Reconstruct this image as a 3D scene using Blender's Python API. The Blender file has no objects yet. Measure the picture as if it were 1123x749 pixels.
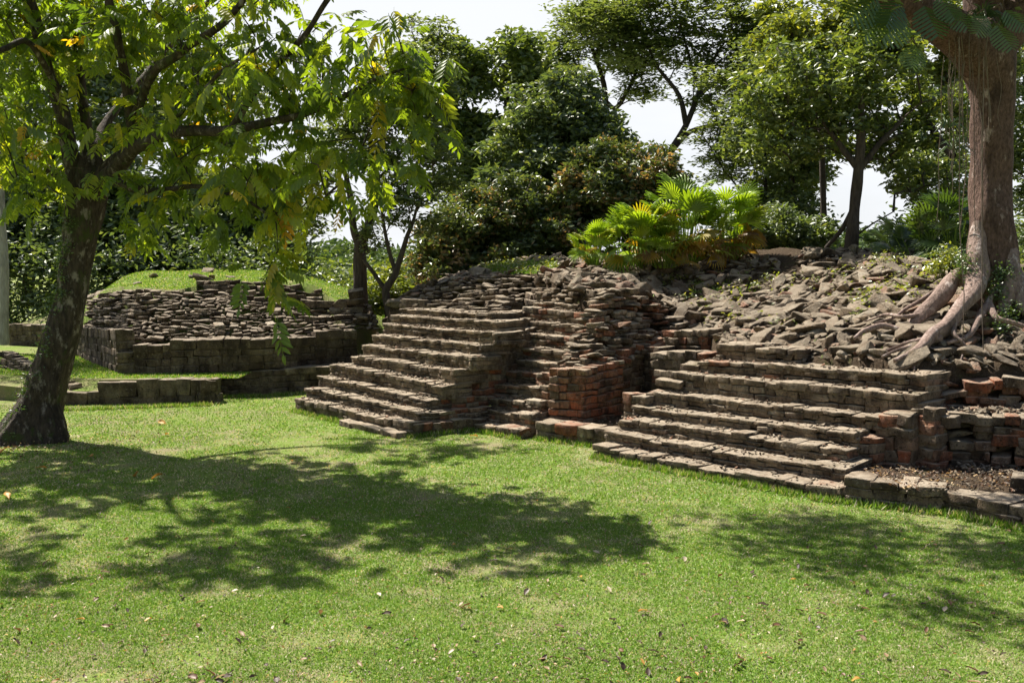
import bpy, bmesh, math, random
import numpy as np
from mathutils import Vector
R = math.radians
rng = np.random.default_rng(7)
random.seed(7)
S = bpy.context.scene
COL = S.collection

# ------------------------------------------------------------------ camera
FPX, CX, CY, HZ = 1092.0, 561.5, 374.5, 290.0
CAMZ = 3.6
PITCH = math.atan((CY - HZ) / FPX)
cam = bpy.data.cameras.new('camera'); cam.lens = 35.0; cam.sensor_width = 36.0
cam.clip_end = 3000
camo = bpy.data.objects.new('camera', cam); COL.objects.link(camo)
camo.location = (0, 0, CAMZ); camo.rotation_euler = (math.pi/2 - PITCH, 0, 0)
S.camera = camo

def ray(px, py):
    u = (px - CX) / FPX; v = (CY - py) / FPX
    c, s = math.cos(PITCH), math.sin(PITCH)
    return np.array([u, c + v*s, -s + v*c])
def at(px, py, D):                       # photo pixel + distance along +Y -> point
    d = ray(px, py); return np.array([0, 0, CAMZ]) + d * (D / d[1])
def atz(px, py, z):
    d = ray(px, py); return np.array([0, 0, CAMZ]) + d * ((z - CAMZ) / d[2])
def to_px(p):
    p = np.asarray(p, float) - np.array([0, 0, CAMZ])
    c, s = math.cos(PITCH), math.sin(PITCH)
    w = p[..., 1]*c - p[..., 2]*s; h = p[..., 1]*s + p[..., 2]*c
    return CX + FPX*p[..., 0]/w, CY - FPX*h/w
def online(px, py, P0, e):               # pixel ray meets the upright plane through line P0 + t e
    d = ray(px, py)
    n = np.array([-e[1], e[0]])
    k = (np.asarray(P0) @ n) / (d[:2] @ n)
    return np.array([0, 0, CAMZ]) + d*k

# ------------------------------------------------------------------ light
SUN_EL, SUN_AZ = 56.0, -44.0             # azimuth from +Y towards +X
sd = np.array([math.sin(R(SUN_AZ))*math.cos(R(SUN_EL)), math.cos(R(SUN_AZ))*math.cos(R(SUN_EL)), math.sin(R(SUN_EL))])
sun = bpy.data.lights.new('sun', 'SUN'); sun.energy = 5.0; sun.angle = R(0.53); sun.color = (1, .95, .87)
suno = bpy.data.objects.new('sun', sun); COL.objects.link(suno)
suno.rotation_euler = Vector(sd).to_track_quat('Z', 'Y').to_euler(); suno.location = (-20, 30, 40)
W = bpy.data.worlds.new('World'); S.world = W; W.use_nodes = True
nt = W.node_tree; nt.nodes.clear()
def N(t, ty, **k):
    n = t.nodes.new(ty)
    for a, b in k.items():
        if a[0] == '_': setattr(n, a[1:], b)
        else:
            key = int(a[1:]) if a[0] == 'i' and a[1:].isdigit() else a
            n.inputs[key].default_value = b
    return n
sky = N(nt, 'ShaderNodeTexSky', _sky_type='NISHITA', _sun_disc=False)
sky.sun_elevation = R(SUN_EL); sky.sun_rotation = R(SUN_AZ); sky.dust_density = 2.0; sky.air_density = 1.0
geo = N(nt, 'ShaderNodeTexCoord')
mp = N(nt, 'ShaderNodeMapping'); mp.inputs['Scale'].default_value = (1, 1, 3)
cn = N(nt, 'ShaderNodeTexNoise', Scale=1.8, Detail=7.0, Roughness=.55)
cr = N(nt, 'ShaderNodeValToRGB'); cr.color_ramp.elements[0].position = .30; cr.color_ramp.elements[1].position = .56
# hazy white cloud bank, thick low in the sky ahead, thinning overhead
sx = N(nt, 'ShaderNodeSeparateXYZ')
mr = N(nt, 'ShaderNodeMapRange'); mr.inputs['From Min'].default_value = .05; mr.inputs['From Min'].default_value = .25; mr.inputs['From Max'].default_value = .6
mr.inputs['To Min'].default_value = 1.0; mr.inputs['To Max'].default_value = .08
mu = N(nt, 'ShaderNodeMath', _operation='MULTIPLY')
my = N(nt, 'ShaderNodeMapRange'); my.inputs['From Min'].default_value = -.1; my.inputs['From Max'].default_value = .5
my.inputs['To Min'].default_value = .12; my.inputs['To Max'].default_value = 1.0
mu2 = N(nt, 'ShaderNodeMath', _operation='MULTIPLY')
mx = N(nt, 'ShaderNodeMix', _data_type='RGBA'); mx.inputs[7].default_value = (7.5, 7.7, 8.0, 1)
bg = N(nt, 'ShaderNodeBackground', Strength=.058); ow = N(nt, 'ShaderNodeOutputWorld')
L = nt.links.new
L(geo.outputs['Generated'], mp.inputs[0]); L(mp.outputs[0], cn.inputs['Vector']); L(cn.outputs[0], cr.inputs[0])
L(geo.outputs['Generated'], sx.inputs[0]); L(sx.outputs[2], mr.inputs[0]); L(sx.outputs[1], my.inputs[0])
mxx = N(nt, 'ShaderNodeMath', _operation='MULTIPLY_ADD'); mxx.inputs[1].default_value = .38; mxx.inputs[2].default_value = .62
L(cr.outputs[0], mxx.inputs[0])
L(mxx.outputs[0], mu.inputs[0]); L(mr.outputs[0], mu.inputs[1]); L(mu.outputs[0], mu2.inputs[0]); L(my.outputs[0], mu2.inputs[1])
L(mu2.outputs[0], mx.inputs[0]); L(sky.outputs[0], mx.inputs[6]); L(mx.outputs[2], bg.inputs[0]); L(bg.outputs[0], ow.inputs[0])
S.view_settings.view_transform = 'Standard'; S.view_settings.look = 'None'
S.view_settings.exposure = 1.15; S.view_settings.gamma = 1.0; S.view_settings.use_curve_mapping = False
S.cycles.max_bounces = 8; S.cycles.diffuse_bounces = 4; S.cycles.glossy_bounces = 2
S.cycles.transmission_bounces = 4; S.cycles.transparent_max_bounces = 4
S.cycles.use_adaptive_sampling = True; S.cycles.adaptive_threshold = .02; S.cycles.use_denoising = True

# ------------------------------------------------------------------ mesh helpers
def mkmesh(name, V, FS, attr=None, smooth=True):
    me = bpy.data.meshes.new(name)
    V = np.ascontiguousarray(V, np.float32)
    me.vertices.add(len(V)); me.vertices.foreach_set('co', V.ravel())
    FS = [np.asarray(f, np.int32) for f in FS if len(f)]
    nl = sum(f.size for f in FS); npol = sum(len(f) for f in FS)
    me.loops.add(nl); me.polygons.add(npol)
    me.loops.foreach_set('vertex_index', np.concatenate([f.ravel() for f in FS]))
    tot = np.concatenate([np.full(len(f), f.shape[1], np.int32) for f in FS])
    st = np.concatenate([[0], np.cumsum(tot)[:-1]]).astype(np.int32)
    me.polygons.foreach_set('loop_start', st)
    me.polygons.foreach_set('use_smooth', np.full(npol, smooth))
    if attr is not None:
        a = me.attributes.new('blk', 'FLOAT_COLOR', 'POINT')
        a.data.foreach_set('color', np.ascontiguousarray(attr, np.float32).ravel())
    me.update(calc_edges=True); me.validate()
    return me
class Acc:
    def __init__(s): s.V = []; s.F = {3: [], 4: []}; s.A = []; s.n = 0
    def add(s, V, F, A=None):
        V = np.asarray(V, float); F = np.asarray(F)
        s.V.append(V); s.F[F.shape[1]].append(F + s.n)
        A = (0, 0, 0, 1) if A is None else A
        A = np.asarray(A, float); s.A.append(np.broadcast_to(A, (len(V), 4)) if A.ndim == 1 else A); s.n += len(V)
    def inst(s, T, M, P, A=None):
        """T=(V,F); M (k,3,3) maps column vectors; P (k,3); A (k,4)"""
        V, F = T; k = len(P); nv = len(V)
        if k == 0: return
        VV = np.einsum('kij,nj->kni', M, V) + P[:, None, :]
        FF = F[None] + (np.arange(k)*nv)[:, None, None]
        AA = None if A is None else np.repeat(A, nv, 0)
        s.add(VV.reshape(-1, 3), FF.reshape(-1, F.shape[1]), AA)
    def build(s, name, mat, parent=None, smooth=True, label=None, disp=None):
        if s.n == 0: return None
        V = np.concatenate(s.V)
        if disp: V = V + wnoise(V, *disp)
        off = np.zeros(3)
        if parent is not None:
            p = parent
            while p is not None: off += np.array(p.location); p = p.parent
        me = mkmesh(name, V - off, [np.concatenate(f) for f in s.F.values() if f], np.concatenate(s.A), smooth)
        me.materials.append(mat)
        o = bpy.data.objects.new(name, me); COL.objects.link(o)
        if parent is not None: o.parent = parent
        if label: o['label'] = label
        return o
_nd = rng.normal(size=(14, 3)); _nd /= np.linalg.norm(_nd, axis=1)[:, None]
_np = rng.uniform(0, 6.28, (14, 3)); _na = rng.normal(size=(14, 3))
def wnoise(V, amp=.012, freq=9.0):
    o = np.zeros_like(V)
    for i in range(14):
        f = freq*(0.5 + i*0.22)
        o += np.sin((V @ _nd[i])[:, None]*f + _np[i]) * _na[i] / (1 + i*.15)
    return o*amp*.35
def fnoise(x, y, f, seed=0):
    r = np.random.default_rng(seed); o = 0
    for i in range(9):
        a = r.uniform(0, 6.28); k = f*(1 + i*.45); p = r.uniform(0, 6.28)
        o = o + np.sin((x*math.cos(a) + y*math.sin(a))*k + p + 1.3*np.sin(k*.6*(y*math.cos(a) - x*math.sin(a)) + p*2))/(1 + i*.35)
    return o/3.0
def thing(name, label, cat, loc=(0, 0, 0), group=None):
    o = bpy.data.objects.new(name, None); COL.objects.link(o); o.location = tuple(float(v) for v in loc)
    o.empty_display_size = .3
    o['label'] = label; o['category'] = cat
    if group: o['group'] = group
    return o
def tag(o, label, cat, group=None):
    o['label'] = label; o['category'] = cat
    if group: o['group'] = group
    return o
def kind(o, k): o['kind'] = k; return o
def rand_rot(k, yaw=(0, 6.28), tilt=.2, r=None):
    r = r or rng
    y = r.uniform(yaw[0], yaw[1], k); a = r.normal(0, tilt, k); b = r.normal(0, tilt, k)
    cy, sy, ca, sa, cb, sb = np.cos(y), np.sin(y), np.cos(a), np.sin(a), np.cos(b), np.sin(b)
    Z = np.zeros(k); O = np.ones(k)
    Rz = np.stack([cy, -sy, Z, sy, cy, Z, Z, Z, O], -1).reshape(k, 3, 3)
    Rx = np.stack([O, Z, Z, Z, ca, -sa, Z, sa, ca], -1).reshape(k, 3, 3)
    Ry = np.stack([cb, Z, sb, Z, O, Z, -sb, Z, cb], -1).reshape(k, 3, 3)
    return Rz @ Rx @ Ry
def frame_from(zaxis, yaw):
    """matrices whose third column is zaxis (k,3)"""
    z = zaxis/np.linalg.norm(zaxis, axis=1)[:, None]
    ref = np.stack([np.cos(yaw), np.sin(yaw), np.zeros(len(yaw))], 1)
    x = ref - (ref*z).sum(1)[:, None]*z; x /= np.linalg.norm(x, axis=1)[:, None] + 1e-9
    y = np.cross(z, x)
    return np.stack([x, y, z], 2)

# worn building block: cube with rounded edges, unit half size
def block_template(r=.16, cuts=(-.25, .3)):
    g = [-1, -(1-r)] + list(cuts) + [(1-r), 1]
    n = len(g); idx = {}; V = []; F = []
    def vid(p):
        k = tuple(round(c, 4) for c in p)
        if k not in idx: idx[k] = len(V); V.append(p)
        return idx[k]
    for ax in range(3):
        for sgn in (-1, 1):
            for i in range(n-1):
                for j in range(n-1):
                    q = []
                    for (a, b) in ((i, j), (i+1, j), (i+1, j+1), (i, j+1)):
                        p = [0, 0, 0]; p[ax] = sgn; p[(ax+1) % 3] = g[a]; p[(ax+2) % 3] = g[b]; q.append(vid(p))
                    F.append(q if sgn > 0 else q[::-1])
    V = np.array(V, float); c = np.clip(V, -(1-r), 1-r); d = V - c
    m = np.linalg.norm(d, axis=1); k = (np.abs(V) > 1-1e-6).sum(1)
    O = np.where((k > 1)[:, None], d/np.maximum(m, 1e-6)[:, None], d/r)
    return c/(1-r), O, np.array(F)
BLK = block_template()
BLK_LO = block_template(.2, ())
def rock_templates(n, seed, flat=(.35, .6), npts=14):
    r = random.Random(seed); out = []
    for _ in range(n):
        bm = bmesh.new(); fz = r.uniform(*flat)
        for _ in range(npts):
            x, y, z = r.uniform(-1, 1), r.uniform(-.8, .8), r.uniform(-1, 1)
            m = max(abs(x), abs(y)/.8, abs(z))
            k = r.uniform(.82, 1)/m; bm.verts.new((x*k, y*k*.8, z*k*fz))
        res = bmesh.ops.convex_hull(bm, input=list(bm.verts))
        bmesh.ops.delete(bm, geom=[v for v in bm.verts if not v.link_faces], context='VERTS')
        bmesh.ops.dissolve_limit(bm, angle_limit=.25, verts=list(bm.verts), edges=list(bm.edges))
        bmesh.ops.bevel(bm, geom=list(bm.edges), offset=.07, segments=1, affect='EDGES', profile=.5)
        bmesh.ops.triangulate(bm, faces=list(bm.faces))
        bm.verts.index_update()
        out.append((np.array([v.co[:] for v in bm.verts]), np.array([[v.index for v in f.verts] for f in bm.faces])))
        bm.free()
    return out
ROCK = rock_templates(14, 3); CHIP = rock_templates(6, 9, (.3, .6), 8)
SLAB = rock_templates(10, 21, (.3, .42), 16)

def tube(acc, pts, rad, ns=8, noise=0.0, A=None, ridges=0, cap=True, res=1, rs=None):
    """smooth tapered tube through pts"""
    P = np.array(pts, float); rad = np.array(rad, float)
    if res > 1 and len(P) > 2:
        t = np.linspace(0, len(P)-1, (len(P)-1)*res + 1); i = np.clip(t.astype(int), 0, len(P)-2); u = (t-i)[:, None]
        Pm = np.vstack([2*P[0]-P[1], P, 2*P[-1]-P[-2]])
        a, b, c, d = Pm[i], Pm[i+1], Pm[i+2], Pm[i+3]
        Q = .5*((2*b) + (c-a)*u + (2*a-5*b+4*c-d)*u**2 + (3*b-a-3*c+d)*u**3)
        rad = np.interp(t, np.arange(len(P)), rad); P = Q
    n = len(P); T = np.gradient(P, axis=0); T /= np.linalg.norm(T, axis=1)[:, None] + 1e-9
    u = np.cross(T[0], (0.3, 1, .2)); u /= np.linalg.norm(u); V = []
    th = np.arange(ns)/ns*2*math.pi
    for i in range(n):
        u = u - (u @ T[i])*T[i]; u /= np.linalg.norm(u) + 1e-9; w = np.cross(T[i], u)
        rr = rad[i]*np.ones(ns)
        if ridges: rr = rr*(1 + ridges*np.sin(th*5 + i*.05)*.5 + ridges*.4*np.sin(th*9 + 1 + i*.12))
        V.append(P[i] + rr[:, None]*(np.cos(th)[:, None]*u + np.sin(th)[:, None]*w))
    V = np.concatenate(V)
    if noise: V = V + wnoise(V, noise, 4.0)
    i = np.arange(n-1)[:, None]*ns; j = np.arange(ns)[None]; k = (j+1) % ns
    F = np.stack([i+j, i+k, i+ns+k, i+ns+j], -1).reshape(-1, 4)
    acc.add(V, F, A)
    if cap:
        acc.add(np.vstack([V[-ns:], P[-1]]), [[q, (q+1) % ns, ns] for q in range(ns)], A)

# ------------------------------------------------------------------ materials
def newmat(name):
    m = bpy.data.materials.new(name); m.use_nodes = True; t = m.node_tree; t.nodes.clear()
    return m, t, t.links.new
def ramp(t, cols, interp='LINEAR'):
    n = t.nodes.new('ShaderNodeValToRGB'); cr = n.color_ramp; cr.interpolation = interp
    while len(cr.elements) > 1: cr.elements.remove(cr.elements[-1])
    cr.elements[0].position = cols[0][0]; cr.elements[0].color = (*cols[0][1], 1)
    for p, c in cols[1:]:
        e = cr.elements.new(p); e.color = (*c, 1)
    return n
def mixc(t, L, a, b, f, ty='MIX'):
    n = t.nodes.new('ShaderNodeMix'); n.data_type = 'RGBA'; n.blend_type = ty; n.clamp_factor = True
    for k, x in ((6, a), (7, b), (0, f)):
        if isinstance(x, (tuple, list)): n.inputs[k].default_value = (*x, 1)
        elif isinstance(x, (float, int)): n.inputs[k].default_value = x
        else: L(x, n.inputs[k])
    return n.outputs[2]
def thr(t, L, x, lo, hi, a=0., b=1.):
    n = t.nodes.new('ShaderNodeMapRange'); n.inputs[1].default_value = lo; n.inputs[2].default_value = hi
    n.inputs[3].default_value = a; n.inputs[4].default_value = b; L(x, n.inputs[0]); return n.outputs[0]
def math_(t, L, op, a, b):
    n = t.nodes.new('ShaderNodeMath'); n.operation = op
    for k, x in ((0, a), (1, b)):
        if isinstance(x, (float, int)): n.inputs[k].default_value = x
        else: L(x, n.inputs[k])
    return n.outputs[0]
def wpos(t, L, scale=(1, 1, 1)):
    g = t.nodes.new('ShaderNodeNewGeometry'); m = t.nodes.new('ShaderNodeMapping'); m.inputs['Scale'].default_value = scale
    L(g.outputs['Position'], m.inputs[0]); return g, m.outputs[0]
def noise(t, L, vec, sc, det=4., ro=.55):
    n = t.nodes.new('ShaderNodeTexNoise'); n.inputs['Scale'].default_value = sc; n.inputs['Detail'].default_value = det
    n.inputs['Roughness'].default_value = ro; L(vec, n.inputs['Vector']); return n.outputs[0]

def stone_mat(name, gain=1.0, dark=.5, moss=.25, redc=(.34, .09, .035)):
    m, t, L = newmat(name)
    g, p = wpos(t, L)
    at_ = t.nodes.new('ShaderNodeAttribute'); at_.attribute_name = 'blk'
    sp = t.nodes.new('ShaderNodeSeparateColor'); L(at_.outputs['Color'], sp.inputs[0])
    k = gain
    rc = ramp(t, [(0, (.12*k, .083*k, .054*k)), (.35, (.235*k, .17*k, .11*k)), (.6, (.28*k, .22*k, .152*k)), (.85, (.385*k, .278*k, .18*k)), (1, (.48*k, .405*k, .30*k))])
    n1 = noise(t, L, p, 5.0, 5.0)
    tone = math_(t, L, 'ADD', sp.outputs[0], thr(t, L, n1, .3, .7, -.22, .22))
    L(tone, rc.inputs[0])
    nr = noise(t, L, p, 9.0, 3.0)
    rr = mixc(t, L, redc, (.40, .17, .09), thr(t, L, nr, .35, .7))
    c = mixc(t, L, rc.outputs[0], rr, sp.outputs[1])
    # black weathering crust, in drips and patches
    _, p2 = wpos(t, L, (1, 1, .45))
    nd = noise(t, L, p2, 2.6, 7.0, .68)
    sn = t.nodes.new('ShaderNodeSeparateXYZ'); L(g.outputs['Normal'], sn.inputs[0])
    up = thr(t, L, sn.outputs[2], .25, .85)
    ndv = math_(t, L, 'SUBTRACT', nd, math_(t, L, 'MULTIPLY', up, .20))
    c = mixc(t, L, c, (.045, .031, .022), thr(t, L, ndv, .52 - .12*dark, .60, 0, .85))
    nl = noise(t, L, p, 17.0, 3.0, .7)
    c = mixc(t, L, c, (.44, .37, .29), thr(t, L, nl, .60, .72, 0, .6))
    nl2 = noise(t, L, p, 20.0, 4.0, .7)
    c = mixc(t, L, c, (.035, .025, .018), thr(t, L, nl2, .55, .63, 0, .8))
    # moss on ledges
    # ledges weather to a dry pale crust
    c = mixc(t, L, c, (.475*k, .40*k, .30*k), math_(t, L, 'MULTIPLY', up, thr(t, L, n1, .35, .6, .15, .65)))
    nm = noise(t, L, p, 1.7, 6.0, .65)
    mo = math_(t, L, 'MULTIPLY', up, thr(t, L, nm, .62 - .2*moss, .75, 0, .85))
    c = mixc(t, L, c, (.085, .085, .025), mo)
    b = t.nodes.new('ShaderNodeBsdfPrincipled'); b.inputs['Roughness'].default_value = .95
    b.inputs['Specular IOR Level'].default_value = .2
    L(c, b.inputs['Base Color'])
    h = math_(t, L, 'ADD', math_(t, L, 'MULTIPLY', noise(t, L, p, 12.0, 6.0, .65), .7), math_(t, L, 'MULTIPLY', noise(t, L, p, 48.0, 3.0, .6), .3))
    bp = t.nodes.new('ShaderNodeBump'); bp.inputs['Strength'].default_value = 1.0; bp.inputs['Distance'].default_value = .10
    L(h, bp.inputs['Height']); L(bp.outputs[0], b.inputs['Normal'])
    o = t.nodes.new('ShaderNodeOutputMaterial'); L(b.outputs[0], o.inputs[0]); return m

def leaf_mat(name, cols, trans=.45, tcol=(1.5, 1.4, .35), gloss=.06, rough=.4, spot=None):
    """cols: ramp stops (linear albedo) driven by the leaf's own tint"""
    m, t, L = newmat(name)
    a = t.nodes.new('ShaderNodeAttribute'); a.attribute_name = 'blk'
    sp = t.nodes.new('ShaderNodeSeparateColor'); L(a.outputs['Color'], sp.inputs[0])
    rc = ramp(t, cols); L(sp.outputs[0], rc.inputs[0])
    c = rc.outputs[0]
    d = t.nodes.new('ShaderNodeBsdfDiffuse'); L(c, d.inputs[0])
    tr = t.nodes.new('ShaderNodeBsdfTranslucent')
    tc = mixc(t, L, c, tcol, 1.0, 'MULTIPLY'); L(tc, tr.inputs[0])
    mx = t.nodes.new('ShaderNodeMixShader'); mx.inputs[0].default_value = trans
    L(d.outputs[0], mx.inputs[1]); L(tr.outputs[0], mx.inputs[2])
    gl = t.nodes.new('ShaderNodeBsdfGlossy'); gl.inputs['Roughness'].default_value = rough; gl.inputs[0].default_value = (.9, .9, .85, 1)
    m2 = t.nodes.new('ShaderNodeMixShader'); m2.inputs[0].default_value = gloss
    L(mx.outputs[0], m2.inputs[1]); L(gl.outputs[0], m2.inputs[2])
    o = t.nodes.new('ShaderNodeOutputMaterial'); L(m2.outputs[0], o.inputs[0]); return m

def bark_mat(name, c1, c2, cp, patch=.6, moss=0., vs=.25, bump=.04, ridge=14.):
    m, t, L = newmat(name)
    g, p = wpos(t, L, (1, 1, vs))
    n1 = noise(t, L, p, ridge, 6.0, .65); n2 = noise(t, L, p, 3.0, 5.0, .6)
    _, q = wpos(t, L, (1, 1, .5)); n3 = noise(t, L, q, 4.5, 6.0, .7)
    c = mixc(t, L, c1, c2, thr(t, L, n1, .35, .65))
    c = mixc(t, L, c, cp, thr(t, L, n3, patch, patch + .08, 0, .8))
    c = mixc(t, L, c, tuple(x*.35 for x in c1), thr(t, L, n2, .52, .7, 0, .7))
    if moss:
        _, r_ = wpos(t, L, (1, 1, .6)); nm = noise(t, L, r_, 3.3, 7.0, .7)
        c = mixc(t, L, c, (.05, .065, .014), thr(t, L, nm, .68 - .2*moss, .76 - .2*moss, 0, .85))
    b = t.nodes.new('ShaderNodeBsdfPrincipled'); b.inputs['Roughness'].default_value = .9; b.inputs['Specular IOR Level'].default_value = .25
    L(c, b.inputs['Base Color'])
    bp = t.nodes.new('ShaderNodeBump'); bp.inputs['Strength'].default_value = 1.0; bp.inputs['Distance'].default_value = bump
    L(n1, bp.inputs['Height']); L(bp.outputs[0], b.inputs['Normal'])
    o = t.nodes.new('ShaderNodeOutputMaterial'); L(b.outputs[0], o.inputs[0]); return m

def ground_mat(name, grass=1.0):
    m, t, L = newmat(name)
    g, p = wpos(t, L)
    n1 = noise(t, L, p, .32, 5.0, .6); n2 = noise(t, L, p, 1.6, 5.0, .62); n3 = noise(t, L, p, 22.0, 4.0, .7); n4 = noise(t, L, p, 70.0, 2.0, .6)
    gr = mixc(t, L, (.115, .195, .028), (.20, .28, .05), thr(t, L, n3, .35, .65))
    dr = mixc(t, L, (.15, .12, .07), (.36, .30, .19), thr(t, L, n4, .35, .65))
    f = math_(t, L, 'ADD', math_(t, L, 'MULTIPLY', n1, .4), math_(t, L, 'MULTIPLY', n2, .6))
    c = mixc(t, L, gr, dr, thr(t, L, f, .45, .60, .15, .85))
    c = mixc(t, L, c, (.035, .028, .02), thr(t, L, n4, .60, .72, 0, .8))
    b = t.nodes.new('ShaderNodeBsdfPrincipled'); b.inputs['Roughness'].default_value = 1.0; b.inputs['Specular IOR Level'].default_value = .05
    L(c, b.inputs['Base Color'])
    bp = t.nodes.new('ShaderNodeBump'); bp.inputs['Strength'].default_value = .7; bp.inputs['Distance'].default_value = .04
    L(math_(t, L, 'ADD', n3, n4), bp.inputs['Height']); L(bp.outputs[0], b.inputs['Normal'])
    o = t.nodes.new('ShaderNodeOutputMaterial'); L(b.outputs[0], o.inputs[0]); return m
def earth_mat(name):
    m, t, L = newmat(name)
    g, p = wpos(t, L)
    n1 = noise(t, L, p, 1.1, 6.0, .65); n3 = noise(t, L, p, 18.0, 5.0, .7); n4 = noise(t, L, p, 55.0, 2.0, .6)
    c = mixc(t, L, (.06, .042, .028), (.15, .11, .075), thr(t, L, n3, .3, .7))
    c = mixc(t, L, c, (.25, .20, .14), thr(t, L, n4, .6, .7, 0, .8))
    c = mixc(t, L, c, (.07, .10, .02), thr(t, L, n1, .58, .66, 0, .7))
    b = t.nodes.new('ShaderNodeBsdfPrincipled'); b.inputs['Roughness'].default_value = 1.0; b.inputs['Specular IOR Level'].default_value = .05
    L(c, b.inputs['Base Color'])
    bp = t.nodes.new('ShaderNodeBump'); bp.inputs['Strength'].default_value = 1.; bp.inputs['Distance'].default_value = .08
    L(math_(t, L, 'ADD', n3, n4), bp.inputs['Height']); L(bp.outputs[0], b.inputs['Normal'])
    o = t.nodes.new('ShaderNodeOutputMaterial'); L(b.outputs[0], o.inputs[0]); return m

M_BRICK = stone_mat('red_brick', 1.0, .25, .05, (.44, .115, .045))
M_STONE = stone_mat('weathered_limestone', 1.05, .95, .12, (.34, .09, .035))
M_DSTONE = stone_mat('dark_limestone', .85, .95, .1)
M_RUBBLE = stone_mat('broken_stone', .78, .75, .05, (.26, .12, .085))
M_LAWN = ground_mat('lawn_ground')
M_EARTH = earth_mat('bare_earth')
M_GRASS = leaf_mat('grass_blades', [(0, (.10, .165, .022)), (.45, (.15, .29, .032)), (.72, (.245, .37, .052)), (.82, (.42, .37, .22)), (1, (.60, .53, .38))], .35, (1.25, 1.2, .5), .015, .5)
M_BARK_L = bark_mat('dark_mossy_bark', (.028, .020, .014), (.085, .062, .044), (.30, .255, .21), .55, .7, .3, .08)
M_ROOT = bark_mat('pale_root_bark', (.17, .115, .09), (.33, .24, .20), (.5, .42, .37), .56, 0., .5, .04, 18.)
M_BARK_R = bark_mat('pink_brown_bark', (.065, .038, .028), (.175, .108, .082), (.42, .33, .28), .60, 0., .45, .05, 22.)
M_BARK_D = bark_mat('dark_bark', (.045, .034, .027), (.09, .07, .055), (.2, .18, .15), .66, .2)
M_BARK_G = bark_mat('pale_grey_bark', (.22, .20, .18), (.34, .32, .29), (.5, .48, .45), .6, .1)
M_LF = leaf_mat('broad_leaves', [(0, (.06, .11, .02)), (.5, (.13, .195, .027)), (.8, (.235, .28, .034)), (.93, (.30, .28, .025)), (1, (.42, .24, .03))], .66, (2.0, 1.8, .35), .04, .45)
M_DARK = leaf_mat('dark_leaves', [(0, (.058, .092, .038)), (.6, (.115, .165, .06)), (1, (.205, .24, .075))], .43, (1.5, 1.4, .5), .07, .45)
M_MID = leaf_mat('mid_green_leaves', [(0, (.065, .105, .03)), (.6, (.13, .18, .046)), (1, (.23, .265, .07))], .45, (1.6, 1.45, .45), .07, .42)
M_BRIGHT = leaf_mat('yellow_green_leaves', [(0, (.09, .13, .025)), (.6, (.18, .225, .045)), (1, (.32, .33, .08))], .5, (1.7, 1.5, .4), .08, .42)
M_MANGO = leaf_mat('dark_leaves_with_brown_flowers', [(0, (.056, .092, .032)), (.72, (.125, .17, .046)), (.82, (.22, .15, .065)), (1, (.36, .25, .13))], .36, (1.4, 1.2, .5), .07, .4)
M_FEATHER = leaf_mat('feathery_leaves', [(0, (.06, .10, .038)), (1, (.17, .215, .075))], .48, (1.6, 1.45, .5), .06, .45)
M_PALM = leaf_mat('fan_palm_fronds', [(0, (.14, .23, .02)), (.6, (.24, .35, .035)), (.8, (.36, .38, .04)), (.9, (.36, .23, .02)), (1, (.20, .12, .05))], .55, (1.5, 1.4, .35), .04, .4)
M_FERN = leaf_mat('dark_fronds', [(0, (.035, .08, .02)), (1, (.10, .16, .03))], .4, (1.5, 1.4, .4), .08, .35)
M_HILL = leaf_mat('distant_canopy', [(0, (.05, .09, .03)), (1, (.12, .17, .055))], .3, (1.3, 1.3, .5), .03, .5)
M_VINE = bark_mat('dry_vine', (.12, .09, .065), (.22, .17, .13), (.3, .26, .2), .6)
M_LITTER = leaf_mat('dead_leaves', [(0, (.045, .026, .016)), (.4, (.14, .07, .035)), (.7, (.30, .20, .11)), (.85, (.42, .22, .03)), (1, (.50, .43, .32))], .25, (1.2, 1.0, .7), .04, .5)
M_CORE = M_EARTH

# ------------------------------------------------------------------ ground
def grid(x0, x1, y0, y1, nx, ny, zf):
    x = np.linspace(x0, x1, nx); y = np.linspace(y0, y1, ny); X, Y = np.meshgrid(x, y)
    Z = zf(X, Y); V = np.stack([X, Y, Z], -1).reshape(-1, 3)
    i = np.arange(ny-1)[:, None]*nx; j = np.arange(nx-1)[None]
    F = np.stack([i+j, i+j+1, i+nx+j+1, i+nx+j], -1).reshape(-1, 4); return V, F
def far(v):  # coordinates crowded near the camera, stretched to the horizon
    return np.sign(v)*(np.abs(v)**3)
V, F = grid(-1, 1, -1, 1, 181, 181, lambda X, Y: X*0)
V[:, 0] = far(V[:, 0])*900 + V[:, 0]*30; V[:, 1] = far(V[:, 1])*900 + V[:, 1]*40 + 18
dist = np.hypot(V[:, 0], V[:, 1] - 18)
V[:, 2] = .05*fnoise(V[:, 0], V[:, 1], .35, 1)*np.clip(dist/8, .3, 1) - .02
V[:, 2] -= np.clip((V[:, 1] - 42)/30, 0, 1)*3.0 + np.clip((np.abs(V[:, 0]) - 40)/40, 0, 1)*2
me = mkmesh('lawn', V, [F]); me.materials.append(M_LAWN)
lawn = kind(bpy.data.objects.new('lawn', me), 'structure'); COL.objects.link(lawn)
def lawn_z(x, y):
    return .05*fnoise(x, y, .35, 1)*np.clip(np.hypot(x, y-18)/8, .3, 1) - .02

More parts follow.
